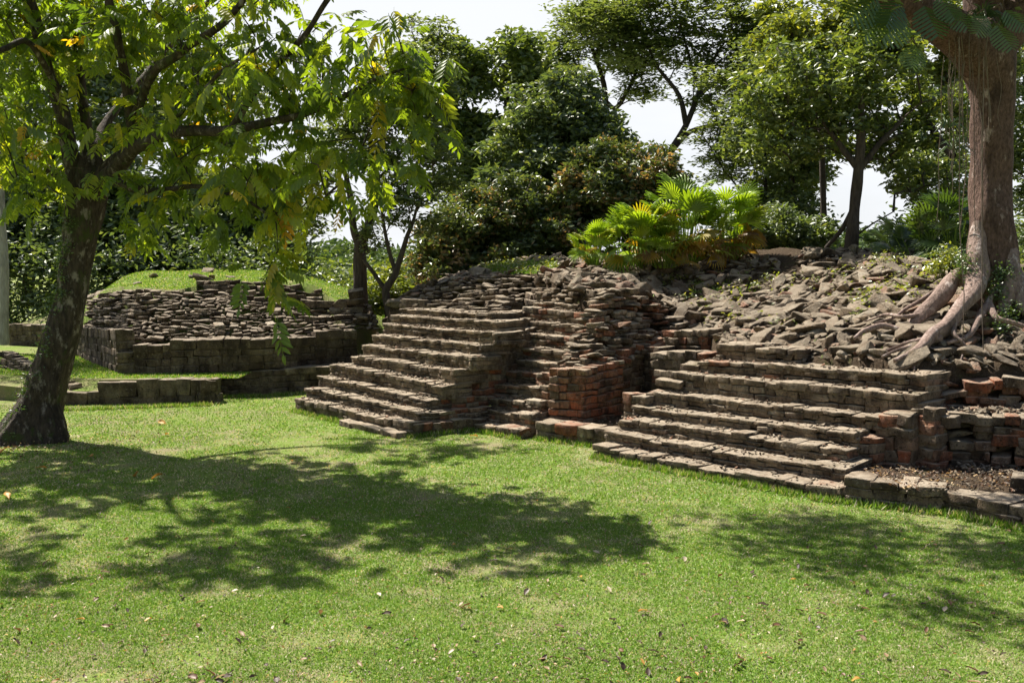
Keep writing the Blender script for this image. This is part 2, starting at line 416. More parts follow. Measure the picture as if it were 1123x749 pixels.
# ------------------------------------------------------------------ masonry
def wall(acc, P0, P1, zb, zt, inward, depth=.5, courses=2, lr=(.2, .5), jit=.018, red=0., cap=True, tone=.5,
         batter=0., drop=0., rot=.02, gap=.004, wav=.03, hfrac=None, lo=False, tj=.2, rock=0.):
    """courses of separate blocks between two plan points; zb, zt = (height at P0, at P1)"""
    P0 = np.asarray(P0, float)[:2]; P1 = np.asarray(P1, float)[:2]
    e = P1 - P0; Ln = np.linalg.norm(e)
    if Ln < .05: return
    e = e/Ln; n = np.asarray(inward, float)[:2]; n = n - (n @ e)*e; n /= np.linalg.norm(n) + 1e-9
    if hfrac is None:
        hf = rng.uniform(.8, 1.2, courses)
        if cap and courses > 1: hf[-1] *= 1.15
        hf = np.concatenate([[0], np.cumsum(hf)/hf.sum()])
    else: hf = np.array(hf)
    C = []; Sz = []; A = []; ph = rng.uniform(0, 6.28)
    for i in range(len(hf)-1):
        s = -rng.uniform(0, .1)
        top = i == len(hf) - 2
        while s < Ln - .04:
            l = min(rng.uniform(*lr)*(1.15 if top and cap else 1), Ln - s + rng.uniform(-.02, .03))
            if Ln - (s+l) < lr[0]*.6: l = Ln - s + rng.uniform(-.03, .03)
            c0 = max(s, -.03)
            m = np.clip((c0 + l/2)/Ln, 0, 1)
            b0 = zb[0]*(1-m) + zb[1]*m; t0 = zt[0]*(1-m) + zt[1]*m
            za = b0 + (t0-b0)*hf[i]; zc = b0 + (t0-b0)*hf[i+1]
            if top: zc += rng.normal(0, .012)
            off = rng.normal(0, jit) + batter*((za+zc)/2 - b0) + wav*math.sin(ph + s*1.3) - (.03 if top and cap else 0)
            if rng.random() > drop:
                p = P0 + e*(c0 + l/2) + n*(depth/2 + off)
                C.append([p[0], p[1], (za+zc)/2]); Sz.append([max(l-gap, .03)/2, depth/2, max(zc-za-gap*2.2, .02)/2])
                A.append([np.clip(rng.normal(tone, tj), 0, 1), float((rng.random() < red*1.2)*rng.uniform(.2, .95)), rng.random(), 1])
            s += l
    if not C: return
    k = len(C); C = np.array(C); Sz = np.array(Sz)
    B = np.stack([[e[0], e[1], 0], [n[0], n[1], 0], [0, 0, 1]], 1)
    if np.linalg.det(B) < 0: B[:, 0] *= -1
    M = B[None] @ rand_rot(k, (-rot*1.6, rot*1.6), rot)
    A = np.array(A); rk = rng.random(k) < rock
    Cb, Ob, Fb = BLK_LO if lo else BLK
    for q in np.nonzero(~rk)[0]:
        ra = min(rng.uniform(.008, .02), Sz[q].min()*.45)
        V = Cb*(Sz[q] - ra) + Ob*ra
        V = V*(1 + np.array([rng.normal(0, .04), 0, rng.normal(0, .06)])*np.roll(np.sign(Cb), 1, 1)*(np.abs(Cb) > .9))
        acc.add(V @ M[q].T + C[q], Fb, A[q])
    for w_ in range(len(ROCK)):
        q = np.nonzero(rk)[0]; q = q[q % len(ROCK) == w_]
        s_ = Sz[q]*np.array([1.2, 1.0, 2.2 if lo else 2.0]); acc.inst(ROCK[w_], M[q]*s_[:, None, :], C[q], A[q])

def scatter(acc, pts, size, T=CHIP, sink=.3, tilt=.5, tone=(.5, .25), red=.1, normal=None, flat=1.0):
    k = len(pts)
    if k == 0: return
    sz = size if np.ndim(size) else np.full(k, size)
    which = rng.integers(0, len(T), k)
    M = rand_rot(k, (0, 6.28), tilt)
    if normal is not None: M = frame_from(normal + rng.normal(0, tilt*.6, (k, 3)), rng.uniform(0, 6.28, k))
    sc = np.stack([sz*rng.uniform(.8, 1.3, k), sz*rng.uniform(.7, 1.1, k), sz*rng.uniform(.7, 1.2, k)*flat], 1)
    M = M*sc[:, None, :]
    A = np.stack([np.clip(rng.normal(tone[0], tone[1], k), 0, 1), (rng.random(k) < red)*rng.uniform(.4, 1, k), rng.random(k), np.ones(k)], 1)
    P = np.array(pts, float); P[:, 2] += sz*(.35 - sink)
    for w in range(len(T)):
        q = which == w; acc.inst(T[w], M[q], P[q], A[q])

def line_pts(P0, P1, k, w, n):
    t = rng.uniform(0, 1, k)[:, None]; P0 = np.asarray(P0, float); P1 = np.asarray(P1, float)
    P = P0 + (P1-P0)*t; P[:, :2] += np.asarray(n)[:2]*rng.uniform(w[0], w[1], k)[:, None]; return P

def flight(root, P0, e, n, tread, rows, depth, base, courses=2, red=0., tone=.5, tl=None, **kw):
    """a flight of steps. rows: ((pxl,pyl),(pxr,pyr)) or with a middle point; one child named step per row"""
    ends = []; prev = None
    for k, row in enumerate(rows):
        Pk = np.asarray(P0) + np.asarray(n)*tread*k
        pts = [online(px, py, Pk, e) for px, py in row]
        acc = Acc()
        for a, b in zip(pts[:-1], pts[1:]):
            if prev is None: zb = (base - .08, base - .08)
            else:
                pa, pb = prev[0], prev[-1]
                def zi(q):
                    s = np.clip(((q-pa)[:2] @ e)/max((pb-pa)[:2] @ e, .1), 0, 1); return pa[2]*(1-s) + pb[2]*s - .03
                zb = (zi(a), zi(b))
            zt = (a[2], b[2])
            wall(acc, a, b, zb, zt, n, depth, courses, red=red, tone=tone, wav=.012, **kw)
            g = line_pts(a, b, int(np.linalg.norm(b-a)*26), (.04, tread), n)
            scatter(acc, g, rng.uniform(.012, .055, len(g)), tone=(.4, .3), red=.1 + red*.5)
        acc.build('step', M_STONE, root, disp=(.017, 13.0))
        ends.append((pts[0], pts[-1])); prev = pts
    return ends
def core(root, pts, z0, name='core'):
    """solid earth fill: plan polygon with per-corner top height"""
    acc = Acc(); k = len(pts); P = np.array(pts, float); B = P.copy(); B[:, 2] = z0
    acc.add(np.vstack([P, B]), [[i, (i+1) % k, (i+1) % k + k, i + k] for i in range(k)])
    c = P.mean(0)
    acc.add(np.vstack([P, c]), [[i, (i+1) % k, k] for i in range(k)])
    return acc.build(name, M_EARTH, root, smooth=False)

nA = np.array([.75, .66]); nA /= np.linalg.norm(nA); eA = np.array([nA[1], -nA[0]])
nC = np.array([.71, .70]); nC /= np.linalg.norm(nC); eC = np.array([nC[1], -nC[0]])

# ---- projecting stepped platform on the left (A)
A0 = atz(450, 479, 0)[:2]
rA = thing('stepped_platform', 'tall grey stepped stone platform left of the narrow staircase, nine broad steps', 'stepped platform', (*A0, 0))
rowsA = [((324.2, 436.2), (450.2, 464.8)), ((336.2, 424.2), (462, 452.7)), ((350, 412), (468.5, 438.9)), ((362.6, 398.8), (430, 411), (486, 423)),
         ((387.4, 389.5), (500, 406.8)), ((397.6, 378.2), (519, 391.5)), ((408.8, 366), (528.5, 378.6)), ((420.8, 355.3), (544.6, 364.5)), ((429.4, 344.9), (545, 353)), ((440.8, 338.5), (540, 344))]
endsA = flight(rA, A0, eA, nA, .335, rowsA, .85, 0, courses=3, lr=(.15, .46), jit=.014, rot=.022, tj=.14)
# small outlying stones at its foot
acc = Acc()
a, b = online(372, 462, A0 - nA*.28, eA), online(437, 481, A0 - nA*.28, eA)
wall(acc, a, b, (-.08, -.08), (a[2]*0 + .1, .12), nA, .3, 1, lr=(.35, .6), rot=.05)
acc.build('footing', M_STONE, rA, disp=(.017, 13.0))

# ---- narrow staircase (B)
B0 = atz(569, 481, 0)[:2]
rB = thing('stone_staircase', 'narrow steep stone staircase between the broad stepped platform and the red brick wall', 'staircase', (*B0, 0))
rowsB = [((521, 464), (569.6, 471)), ((528.5, 449), (581.3, 454.7)), ((540, 436.5), (591.6, 440)), ((543, 421), (601, 424.5)), ((556, 406.5), (606, 410.7)),
         ((566, 393.7), (618, 400)), ((573, 379.3), (625.4, 387)), ((579, 365.2), (635.6, 372.5)), ((580, 351.4), (646.8, 358.7)), ((574, 336.7), (651.8, 344)), ((586, 331), (636, 334.5)), ((588, 320), (630, 323.5))]
endsB = flight(rB, B0, eA, nA, .34, rowsB, .8, 0, courses=3, lr=(.15, .4), red=.18, tone=.55)
# side wall of A, one band per step
acc = Acc()
for k in range(len(rowsA)):
    a = endsA[k][1]; zb = endsA[k-1][1][2] - .02 if k else -.08
    bk = endsB[min(k, 9)][0]
    end = np.array([bk[0], bk[1]]) + (bk[:2] - a[:2])*.25
    st = a[:2] + eA*.0
    d = (end - st)/np.linalg.norm(end - st); inn = np.array([-d[1], d[0]])
    wall(acc, st + d*.1, end, (zb, zb), (a[2] - .005, a[2] - .01), inn, .5, 2, lr=(.16, .42), red=.42 if k in (1, 2, 3) else (.2 if k < 5 else .05), cap=False, tone=.42, jit=.022)
acc.build('side_wall', M_STONE, rA, disp=(.022, 14.0))
# right flank of B above the brick niche
acc = Acc()
for k in range(len(rowsB)):
    a = endsB[k][1]; zb = endsB[k-1][1][2] - .02 if k else -.08
    d = np.array([.66, .75]); d /= np.linalg.norm(d); inn = np.array([-d[1], d[0]])
    Ln = .9 if k < 5 else 1.3
    wall(acc, a[:2] + d*.06, a[:2] + d*Ln, (zb, zb), (a[2] - .005, a[2] + .0), inn, .5, 3, lr=(.14, .35), red=.25 if k < 6 else .1, cap=False, tone=.45, jit=.03, rot=.04)
acc.build('side_wall', M_STONE, rB, disp=(.022, 14.0))

# ---- rough stacked stone above platform A
def zline(px, py, D): return at(px, py, D)
rT = thing('rough_stone_wall', 'tumbled wall of thin stacked dark stones crowning the broad stepped platform', 'wall', (*endsA[9][0][:2], 2.2))
acc = Acc()
def drystack(acc, top, bot, inn_batter=.5, ch=.085, lr=(.14, .42), drop=.07, red=0., tone=.42, jit=.05, depth=.35, lo=True, tj=.25, rock=.45):
    """top, bot: lists of 3D points of the upper and lower outline"""
    for (t0, t1, b0, b1) in zip(top[:-1], top[1:], bot[:-1], bot[1:]):
        e = (b1-b0)[:2]; n = np.array([-e[1], e[0]]); n /= np.linalg.norm(n)
        if n[1] < 0: n = -n
        h = ((t0[2]-b0[2]) + (t1[2]-b1[2]))/2
        c = max(2, int(h/ch))
        off = ((t0-b0)[:2] + (t1-b1)[:2])/2 @ n
        for i in range(c):
            f0, f1 = i/c, (i+1)/c
            p = b0 + (t0-b0)*f0; q = b1 + (t1-b1)*f0; p1 = b0 + (t0-b0)*f1; q1 = b1 + (t1-b1)*f1
            wall(acc, p, q, (p[2], q[2]), (p1[2] + .01, q1[2] + .01), n, depth, 1, lr=lr, jit=jit, drop=drop, rot=.10, red=red, tone=tone, cap=False, wav=.05, gap=.004, lo=lo, tj=tj, rock=rock)
bot = [at(440, 341, 27.6), at(480, 343, 26.6), at(520, 346, 25.6), at(550, 345, 25.2), at(576, 333, 26.3)]
top = [at(446, 326, 28.6), at(482, 313, 28.8), at(515, 304, 28.6), at(552, 301, 27.6), at(590, 303, 27.0)]
drystack(acc, top, bot)
drystack(acc, [at(586, 303, 26.9), at(622, 309, 25.0), at(656, 318, 23.2)], [at(574, 336, 26.2), at(636, 331, 23.4), at(662, 334, 22.9)], ch=.12, lr=(.2, .5))
acc.build('stone_courses', M_DSTONE, rT, disp=(.02, 9.0))
acc = Acc()
for (x0, y0, x1, y1, D0, D1, h) in ((440, 331, 462, 328, 27.9, 27.4, .25), (536, 331, 572, 332, 25.9, 26.2, .22), (538, 349, 570, 350, 24.7, 25.0, .3), (548, 361, 566, 364, 23.7, 24.1, .4)):
    a, b = at(x0, y0, D0), at(x1, y1, D1)
    wall(acc, a, b, (a[2]-h, b[2]-h), (a[2], b[2]), nA, .6, 1 if h < .26 else 2, lr=(.3, .7), rot=.04)
acc.build('cap_stones', M_STONE, rT, disp=(.02, 8.0))

# ---- red brick niche and ruined wall above it
nb0, nb1, nb2 = atz(603, 459, .35), atz(640, 462, .35), atz(684, 454, .35)
nb3 = np.array([2.9, 22.6, .35])
rN = thing('brick_wall', 'red brick wall with an outward corner beside the narrow staircase', 'wall', nb1)
acc = Acc()
zt0, zt1, zt2 = 1.42, 1.44, 1.56
def inw(a, b):
    d = (b-a)[:2]; n = np.array([-d[1], d[0]]); n /= np.linalg.norm(n); return n if n[1] > 0 else -n
wall(acc, nb0, nb1, (.25, .25), (zt0, zt1), inw(nb0, nb1), .5, 7, lr=(.16, .32), red=.72, cap=False, tone=.4, jit=.012, gap=.014)
wall(acc, nb1, nb2, (.25, .25), (zt1, zt2), inw(nb1, nb2), .5, 8, lr=(.18, .34), red=.9, cap=False, tone=.4, jit=.014, gap=.014)
acc.build('brickwork', M_BRICK, rN, disp=(.018, 14))
acc = Acc()
wall(acc, nb2 + [.0, .15, 0], nb2 + np.array([.9, 1.2, 0]), (.25, .25), (1.7, 1.9), np.array([-.8, .6]), .5, 10, lr=(.16, .34), red=.15, cap=False, tone=.35, jit=.03)
wall(acc, nb2 + [.55, .75, 0], at(722, 450, 21.9), (.25, .25), (1.8, 1.75), (0.1, 1), .5, 9, lr=(.16, .4), red=.15, cap=False, tone=.35, jit=.03)
acc.build('return_wall', M_STONE, rN, disp=(.015, 9.0))
rU = thing('ruined_wall', 'ruined pier of rough flat stones standing above the red brick wall', 'wall', (*nb1[:2], 1.4))
acc = Acc()
bot = [at(609, 411, 21.35), at(641, 406, 21.05), at(684, 398, 21.6), at(716, 392, 22.2), at(752, 380, 22.6)]
top = [at(653, 335, 22.8), at(662, 320, 22.7), at(692, 316, 23.4), at(722, 330, 24.0), at(760, 345, 24.2)]
drystack(acc, top, bot, ch=.10, lr=(.14, .4), red=.22, tone=.48, jit=.07, drop=.06, lo=False)
acc.build('stone_courses', M_STONE, rU, disp=(.02, 9.0))
acc = Acc()
for i in range(34):                       # slabs jutting from the pier
    f = rng.random(); g = rng.random()
    i0 = min(int(f*4), 3); u = f*4 - i0
    p = (bot[i0]*(1-u) + bot[i0+1]*u)*(1-g) + (top[i0]*(1-u) + top[i0+1]*u)*g
    p = p + np.array([-.02, -.05, 0])
    acc = Acc(); scatter(acc, [p], np.array([rng.uniform(.16, .32)]), SLAB, .3, .1, flat=.6, red=.2)
    acc.build('jutting_slab', M_RUBBLE, rU, smooth=False)
rG = thing('stone_ledge', 'low stone ledge running in front of the red brick niche', 'ledge', atz(620, 480, 0))
acc = Acc()
g0, g1 = atz(590, 481, 0), atz(672, 492, 0)
wall(acc, g0, g1, (-.08, -.08), (.38, .36), np.array([.3, 1]), .55, 2, lr=(.25, .5), red=.1)
acc.build('edging', M_STONE, rG, disp=(.022, 13))
core(rG, [g0 + [.1, .3, .34], g1 + [.1, .3, .34], [2.6, 21.2, .34], [2.9, 22.9, .35], [.9, 22.2, .35]], -.1, 'fill')
acc = Acc()
for _ in range(1): 
    q = np.array([[rng.uniform(.9, 2.6), rng.uniform(20.0, 21.4), .36] for _ in range(140)])
    scatter(acc, q, rng.uniform(.02, .05, 140), red=.3)
kind(acc.build('loose_chips', M_RUBBLE, rG, smooth=False), 'stuff')
# stub walls between niche and the right-hand steps
rS = thing('stub_wall', 'short broken stretch of low wall with some red bricks left of the right-hand steps', 'wall', (*at(742, 440, 21.)[:2], 0))
acc = Acc()
a, b = at(716, 387, 21.6), at(774, 386, 20.6)
wall(acc, a, b, (.3, .3), (a[2], b[2]), (.5, .9), .6, 8, lr=(.2, .42), red=.12, tone=.4)
a, b = at(728, 364, 22.6), at(778, 361, 21.6)
wall(acc, a, b, (1.5, 1.5), (a[2], b[2]), (.5, .9), .5, 4, lr=(.18, .36), red=.5, tone=.4, jit=.03)
acc.build('masonry', M_STONE, rS, disp=(.024, 14))

# ---- right-hand steps (C)
C0 = atz(925, 550, 0)[:2]
rC = thing('stepped_platform', 'wide stepped stone platform right of the red brick niche, topped by rubble', 'stepped platform', (*C0, 0))
rowsC = [((652, 488.2), (704, 499), (780, 513.5), (860, 525.5), (922, 535.5)), ((664, 473.5), (704, 480), (860, 504.5), (926, 513)),
         ((680, 458.3), (860, 483.5), (928, 494)), ((694.2, 445), (860, 466), (941, 474)), ((709.5, 429), (860, 445.5), (966, 458)),
         ((738.9, 408.5), (860, 418.8), (1010, 433)), ((766, 395), (860, 400.5), (1020, 411)), ((787, 376.5), (830, 379.5), (876, 383.5))]
endsC = flight(rC, C0, eC, nC, .42, rowsC, .95, 0, courses=3, lr=(.15, .44), red=.02, tone=.5, jit=.014, rot=.022, tj=.15)
acc = Acc()
for k in range(4):
    a = endsC[k][1]; zb = endsC[k-1][1][2] - .02 if k else -.08
    d = nC; wall(acc, a[:2] + d*.1, a[:2] + d*1.5, (zb, zb), (a[2]-.004, a[2]), -eC, .5, 1 if k else 2, lr=(.2, .4), red=.3, cap=False)
acc.build('side_wall', M_STONE, rC, disp=(.017, 14)); acc = Acc()
for k in range(1, 7):
    a = endsC[k][0]; zb = endsC[k-1][0][2] - .02
    wall(acc, a[:2] + nC*.1, a[:2] + nC*1.3, (zb-.3, zb-.3), (a[2]-.004, a[2]), eC, .5, 2, lr=(.2, .4), red=.3, cap=False)
acc.build('side_wall', M_STONE, rC, disp=(.016, 9))
acc = Acc()
Pp = C0 + nC*.42*4
p0, p1 = online(964, 458, Pp, eC), online(998, 455, Pp, eC); p1[2] += .02
wall(acc, p0, p1, (.2, .2), (p0[2]+.02, p1[2]), nC, .55, 5, lr=(.22, .4), red=.35, tone=.5, rot=.03)
wall(acc, p1 + [.06, .06, 0], p1 + np.array([.62, .66, 0]), (.2, .2), (p1[2]-.004, p1[2]), -eC, .5, 5, lr=(.2, .4), red=.35, tone=.42, cap=False)
Pq = C0 + nC*.42*3.3
p0, p1 = online(940, 478, Pq, eC), online(963, 479, Pq, eC)
wall(acc, p0, p1, (.2, .2), (p0[2], p1[2]), nC, .4, 4, lr=(.2, .3), red=.25, tone=.45, cap=False)
p0, p1 = online(998, 447, C0 + nC*.42*4.6, eC), online(1027, 448, C0 + nC*.42*4.6, eC)
wall(acc, p0, p1, (.2, .2), (p0[2], p1[2]), nC, .4, 5, lr=(.2, .3), red=.3, tone=.4, cap=False)
acc.build('corner_pier', M_STONE, rC, disp=(.022, 13))
acc = Acc()
a = online(684, 432, C0 + nC*1.4 - eC*.1, eC); b = online(708, 434, C0 + nC*1.4, eC)
wall(acc, a, b, (.3, .3), (a[2], b[2]), nC, .5, 4, lr=(.2, .3), red=.45)
for (x0, y0, x1, y1, kk) in ((719.5, 408.5, 742, 408.5, 5.2), (721, 415, 743, 417.5, 4.6), (748, 401, 768, 399, 6.1)):
    a, b = online(x0, y0, C0 + nC*.42*kk, eC), online(x1, y1, C0 + nC*.42*kk, eC)
    wall(acc, a, b, (a[2]-.14, b[2]-.14), (a[2], b[2]), nC, .4, 1, lr=(.3, .6), rot=.08)
acc.build('end_blocks', M_STONE, rC, disp=(.022, 13))

# ---- walls and low terrace at the far right (D, E)
rD = thing('ruined_wall', 'reddish ruined wall in two tiers below the roots of the large tree', 'wall', (*atz(1060, 510, .33)[:2], .3))
acc = Acc()
q = [(1024, 456, 15.9), (1045, 455, 16.15), (1090, 456, 16.0), (1140, 458, 15.7), (1260, 462, 15.2)]
for (x0, y0, d0), (x1, y1, d1) in zip(q[:-1], q[1:]):
    a, b = at(x0, y0, d0), at(x1, y1, d1)
    wall(acc, a, b, (.25, .25), (a[2], b[2]), (.1, 1), .9, 6, lr=(.16, .42), red=.38, tone=.42, jit=.035, rot=.05, tj=.28, rock=.25)
acc.build('lower_tier', M_STONE, rD, disp=(.024, 14))
acc = Acc()
q = [(1018, 422, 16.9), (1060, 418, 17.0), (1100, 414, 16.9), (1150, 416, 16.6), (1270, 420, 16.1)]
for (x0, y0, d0), (x1, y1, d1) in zip(q[:-1], q[1:]):
    a, b = at(x0, y0, d0), at(x1, y1, d1)
    wall(acc, a, b, (.95, .95), (a[2], b[2]), (.1, 1), .9, 5, lr=(.2, .46), red=.55, tone=.45, jit=.03, rot=.045, drop=.02, rock=.15)
acc.build('upper_tier', M_STONE, rD, disp=(.024, 14))
acc = Acc()
g = line_pts(at(1035, 452, 16.4), at(1200, 455, 16.0), 170, (0, .5), (0, 1)); scatter(acc, g, rng.uniform(.03, .1, 170), CHIP, .2, .6, (.65, .25), .25)
g = line_pts(at(1062, 516, 15.6), at(1115, 520, 15.5), 60, (-.1, .5), (0, 1)); scatter(acc, g, rng.uniform(.04, .1, 60), CHIP, .2, .4, (.6, .25), .15)
kind(acc.build('loose_chips', M_RUBBLE, rD, smooth=False), 'stuff')
rE = thing('low_wall', 'low kerb-like stone wall edging the earth terrace at the lower right', 'low wall', atz(1000, 560, 0))
e0, e1, e2, e3 = atz(927, 549, 0), atz(1035, 561, 0), atz(1123, 580, 0), atz(1330, 625, 0)
acc = Acc()
wall(acc, e0, e1, (-.08, -.08), (.38, .34), inw(e0, e1), .6, 3, lr=(.2, .5), red=.05, tone=.45)
wall(acc, e1, e2, (-.08, -.08), (.31, .29), inw(e1, e2), .6, 3, lr=(.25, .55), red=.08, tone=.42)
wall(acc, e2, e3, (-.08, -.08), (.29, .27), inw(e2, e3), .6, 2, lr=(.5, .9), red=.15, tone=.42)
acc.build('edging', M_STONE, rE, disp=(.022, 12))
core(rE, [e0 + [.1, .3, .30], e1 + [.1, .3, .28], e2 + [.1, .3, .25], e3 + [.1, .3, .25], [14, 17, .33], [7.5, 17.2, .33], [5.4, 16.2, .33]], -.1, 'fill')
acc = Acc()
q = np.array([[rng.uniform(5.6, 9), rng.uniform(14.2, 16), .33] for _ in range(420)]); scatter(acc, q, rng.uniform(.015, .05, 420), CHIP, .2, .5, (.5, .3), .2)
kind(acc.build('loose_chips', M_RUBBLE, rE, smooth=False), 'stuff')
acc = Acc(); a = at(1117, 524, 14.35)
wall(acc, at(1109, 524, 14.4), at(1140, 525, 14.2), (.2, .2), (a[2], a[2]), (.1, 1), .5, 1, lr=(.5, .6), tone=.15, red=0)
tag(acc.build('stone_block', M_DSTONE, None, disp=(.02, 7)), 'dark upright stone block standing on the terrace at the right edge', 'stone')

# ------------------------------------------------------------------ main rubble mound (height field through measured points)
def tps(P, Z, lam=.05):
    P = np.array(P); Z = np.array(Z); n = len(P)
    def U(r): return np.where(r > 1e-9, r*r*np.log(np.maximum(r, 1e-9)), 0)
    K = U(np.linalg.norm(P[:, None]-P[None], axis=2)) + lam*np.eye(n); Q = np.hstack([np.ones((n, 1)), P])
    Am = np.block([[K, Q], [Q.T, np.zeros((3, 3))]]); w = np.linalg.solve(Am, np.concatenate([Z, np.zeros(3)]))
    def f(x, y):
        sh = np.shape(x); x = np.ravel(x); y = np.ravel(y)
        X = np.stack([x, y], 1); r = np.linalg.norm(X[:, None]-P[None], axis=2)
        return (U(r) @ w[:n] + w[n] + X @ w[n+1:]).reshape(sh)
    return f
MC = [(446, 328, 29.4), (482, 315, 29.6), (515, 306, 29.4), (552, 303, 28.4), (600, 300, 27.0), (520, 299, 31), (560, 290, 31), (600, 284, 30),
      (636, 320, 23.8), (652, 316, 23.6), (694, 312, 24.2), (620, 302, 27), (660, 300, 27), (640, 285, 29.6), (700, 296, 27.2), (700, 286, 29), (740, 300, 27), (760, 285, 29),
      (724, 332, 25.2), (760, 345, 24.0), (745, 372, 22.9), (790, 345, 23.6), (780, 372, 21.4), (800, 318, 25.5), (840, 300, 26.4), (830, 273, 28.5), (880, 278, 27.5), (770, 310, 26),
      (840, 345, 22.6), (850, 376, 20.4), (890, 388, 19.2), (900, 360, 20.5), (880, 325, 23.5), (900, 300, 25.2), (940, 281, 26.5), (950, 330, 21.8), (940, 372, 19.0), (960, 398, 17.8),
      (1000, 398, 17.5), (1000, 360, 18.6), (1000, 320, 21), (985, 292, 24), (1040, 300, 22.5), (1050, 345, 19.2), (1050, 385, 17.8), (1090, 398, 17.4), (1110, 345, 18.8), (1123, 400, 17.2),
      (1160, 345, 18.5), (1160, 402, 17.0), (1280, 404, 16.6), (1280, 340, 18.5), (1160, 300, 22), (1280, 300, 22)]
MP = [at(*c) for c in MC]; PZ = [p[2] for p in MP]; PP = [p[:2] for p in MP]
for (x, y, z) in ((-4.5, 31, 1.6), (-5.5, 34, 0), (-2, 34, 2.8), (1, 33, 3.4), (5, 32.5, 3.5), (9, 31, 3.5), (14, 30, 3.2), (20, 28, 3.0), (-3, 39, 0), (3, 40, .5), (10, 39, .8), (20, 38, .8), (20, 18.2, 2.2), (20, 16.2, 1.2), (26, 24, 2)):
    PP.append(np.array([x, y])); PZ.append(z)
mh = tps(PP, PZ)
FRONT = [at(*c)[:2] for c in ((428, 330, 29.0), (446, 328, 28.9), (482, 315, 29.0), (515, 306, 28.8), (552, 303, 27.8), (590, 300, 26.8), (640, 325, 23.5), (655, 320, 23.2), (694, 316, 23.7),
         (724, 332, 24.2), (752, 345, 23.5), (772, 361, 22.2), (786, 376, 21.0), (850, 380, 19.6), (872, 385, 19.2), (885, 392, 18.9), (960, 398, 17.75), (1010, 400, 17.35), (1100, 410, 17.25), (1160, 410, 16.95), (1290, 412, 16.4), (1700, 412, 16.0))]
FX = np.array([p[0] for p in FRONT]); FY = np.array([p[1] for p in FRONT])
def inside(x, y): return y - np.interp(x, FX, FY)
def mound_z(x, y):
    z = mh(x, y); z = z + .07*fnoise(x, y, 1.6, 5) + .03*fnoise(x, y, 5.0, 6)
    return z
def mound_full(x, y):
    z = mound_z(x, y); d = inside(x, y)
    z = z - np.clip(-d - .0, 0, .3)*7
    z = np.where(d < -.3, -.4, z); z = np.where(x < FX[0], z - (FX[0]-x)*3, z)
    return np.maximum(z, -.4)
V, F = grid(-6.5, 24, 16.0, 42, 240, 210, mound_full)
keep = (V[F][:, :, 2].max(1) > -.39); F = F[keep]
me = mkmesh('mound', V, [F]); me.materials.append(M_EARTH)
COL.objects.link(kind(bpy.data.objects.new('mound', me), 'structure'))

def mnormal(x, y):
    e = .12; dx = (mh(x+e, y) - mh(x-e, y))/(2*e); dy = (mh(x, y+e) - mh(x, y-e))/(2*e)
    n = np.stack([-dx, -dy, np.ones_like(dx)], -1); return n/np.linalg.norm(n, axis=-1)[..., None]
def mound_samples(k, dmin=.02, dmax=9, seed=0, xr=(-4.2, 13)):
    r = np.random.default_rng(seed); x = r.uniform(*xr, k*3); d = r.beta(1, 1.45, k*3)*(dmax-dmin) + dmin
    y = np.interp(x, FX, FY) + d; z = mound_z(x, y); px, py = to_px(np.stack([x, y, z], 1))
    ok = (px > 430) & (px < 1180) & (py > 262) & (py < 420); return np.stack([x, y, z], 1)[ok][:k], px[ok][:k], py[ok][:k]
def grassy(px, py):
    g = ((np.abs(px-558)/60)**2 + (np.abs(py-293)/9)**2 < 1) | ((np.abs(px-790)/45)**2 + ((py-316)/7)**2 < 1) | ((np.abs(px-860)/40)**2 + ((py-293)/9)**2 < 1) | ((np.abs(px-910)/70)**2 + ((py-282)/6)**2 < 1)
    return g
# rubble too small and too many to count
acc = Acc()
P, px, py = mound_samples(4800, .0, 8, 11); q = ~(grassy(px, py) & (rng.random(len(px)) < .8)); P = P[q]; px = px[q]; py = py[q]
sh = (px > 770) & (px < 870) & (py < 300)     # soil bank with few stones
scatter(acc, P, rng.uniform(.03, .10, len(P))*rng.uniform(.7, 1.5, len(P)), CHIP, .15, .5, (.5, .28), .1, mnormal(P[:, 0], P[:, 1]))
P, px, py = mound_samples(1900, .0, 7, 12); q = ~grassy(px, py); P = P[q]
scatter(acc, P, rng.uniform(.10, .25, len(P)), ROCK, .15, .55, (.52, .28), .12, mnormal(P[:, 0], P[:, 1])*.6 + [0, 0, .4], .75)
n_ = 3600; x_ = rng.uniform(3.5, 12, n_); y_ = np.interp(x_, FX, FY) + rng.uniform(2.0, 10, n_); P = np.stack([x_, y_, mound_z(x_, y_)], 1)
px, py = to_px(P); P = P[(px > 700) & (px < 1080) & (rng.random(n_) < np.clip(.55 + .6*fnoise(x_, y_, 1.5, 21), .08, 1))]
scatter(acc, P, rng.uniform(.03, .13, len(P)), CHIP, .12, .5, (.45, .28), .12, mnormal(P[:, 0], P[:, 1]))
P = P[rng.random(len(P)) < .30]; P[:, :2] += rng.normal(0, .2, (len(P), 2)); P[:, 2] = mound_z(P[:, 0], P[:, 1]); scatter(acc, P, rng.uniform(.14, .34, len(P)), ROCK, .15, .4, (.5, .28), .08, mnormal(P[:, 0], P[:, 1])*.6 + [0, 0, .4], .85)
kind(acc.build('rubble', M_RUBBLE, smooth=False), 'stuff')
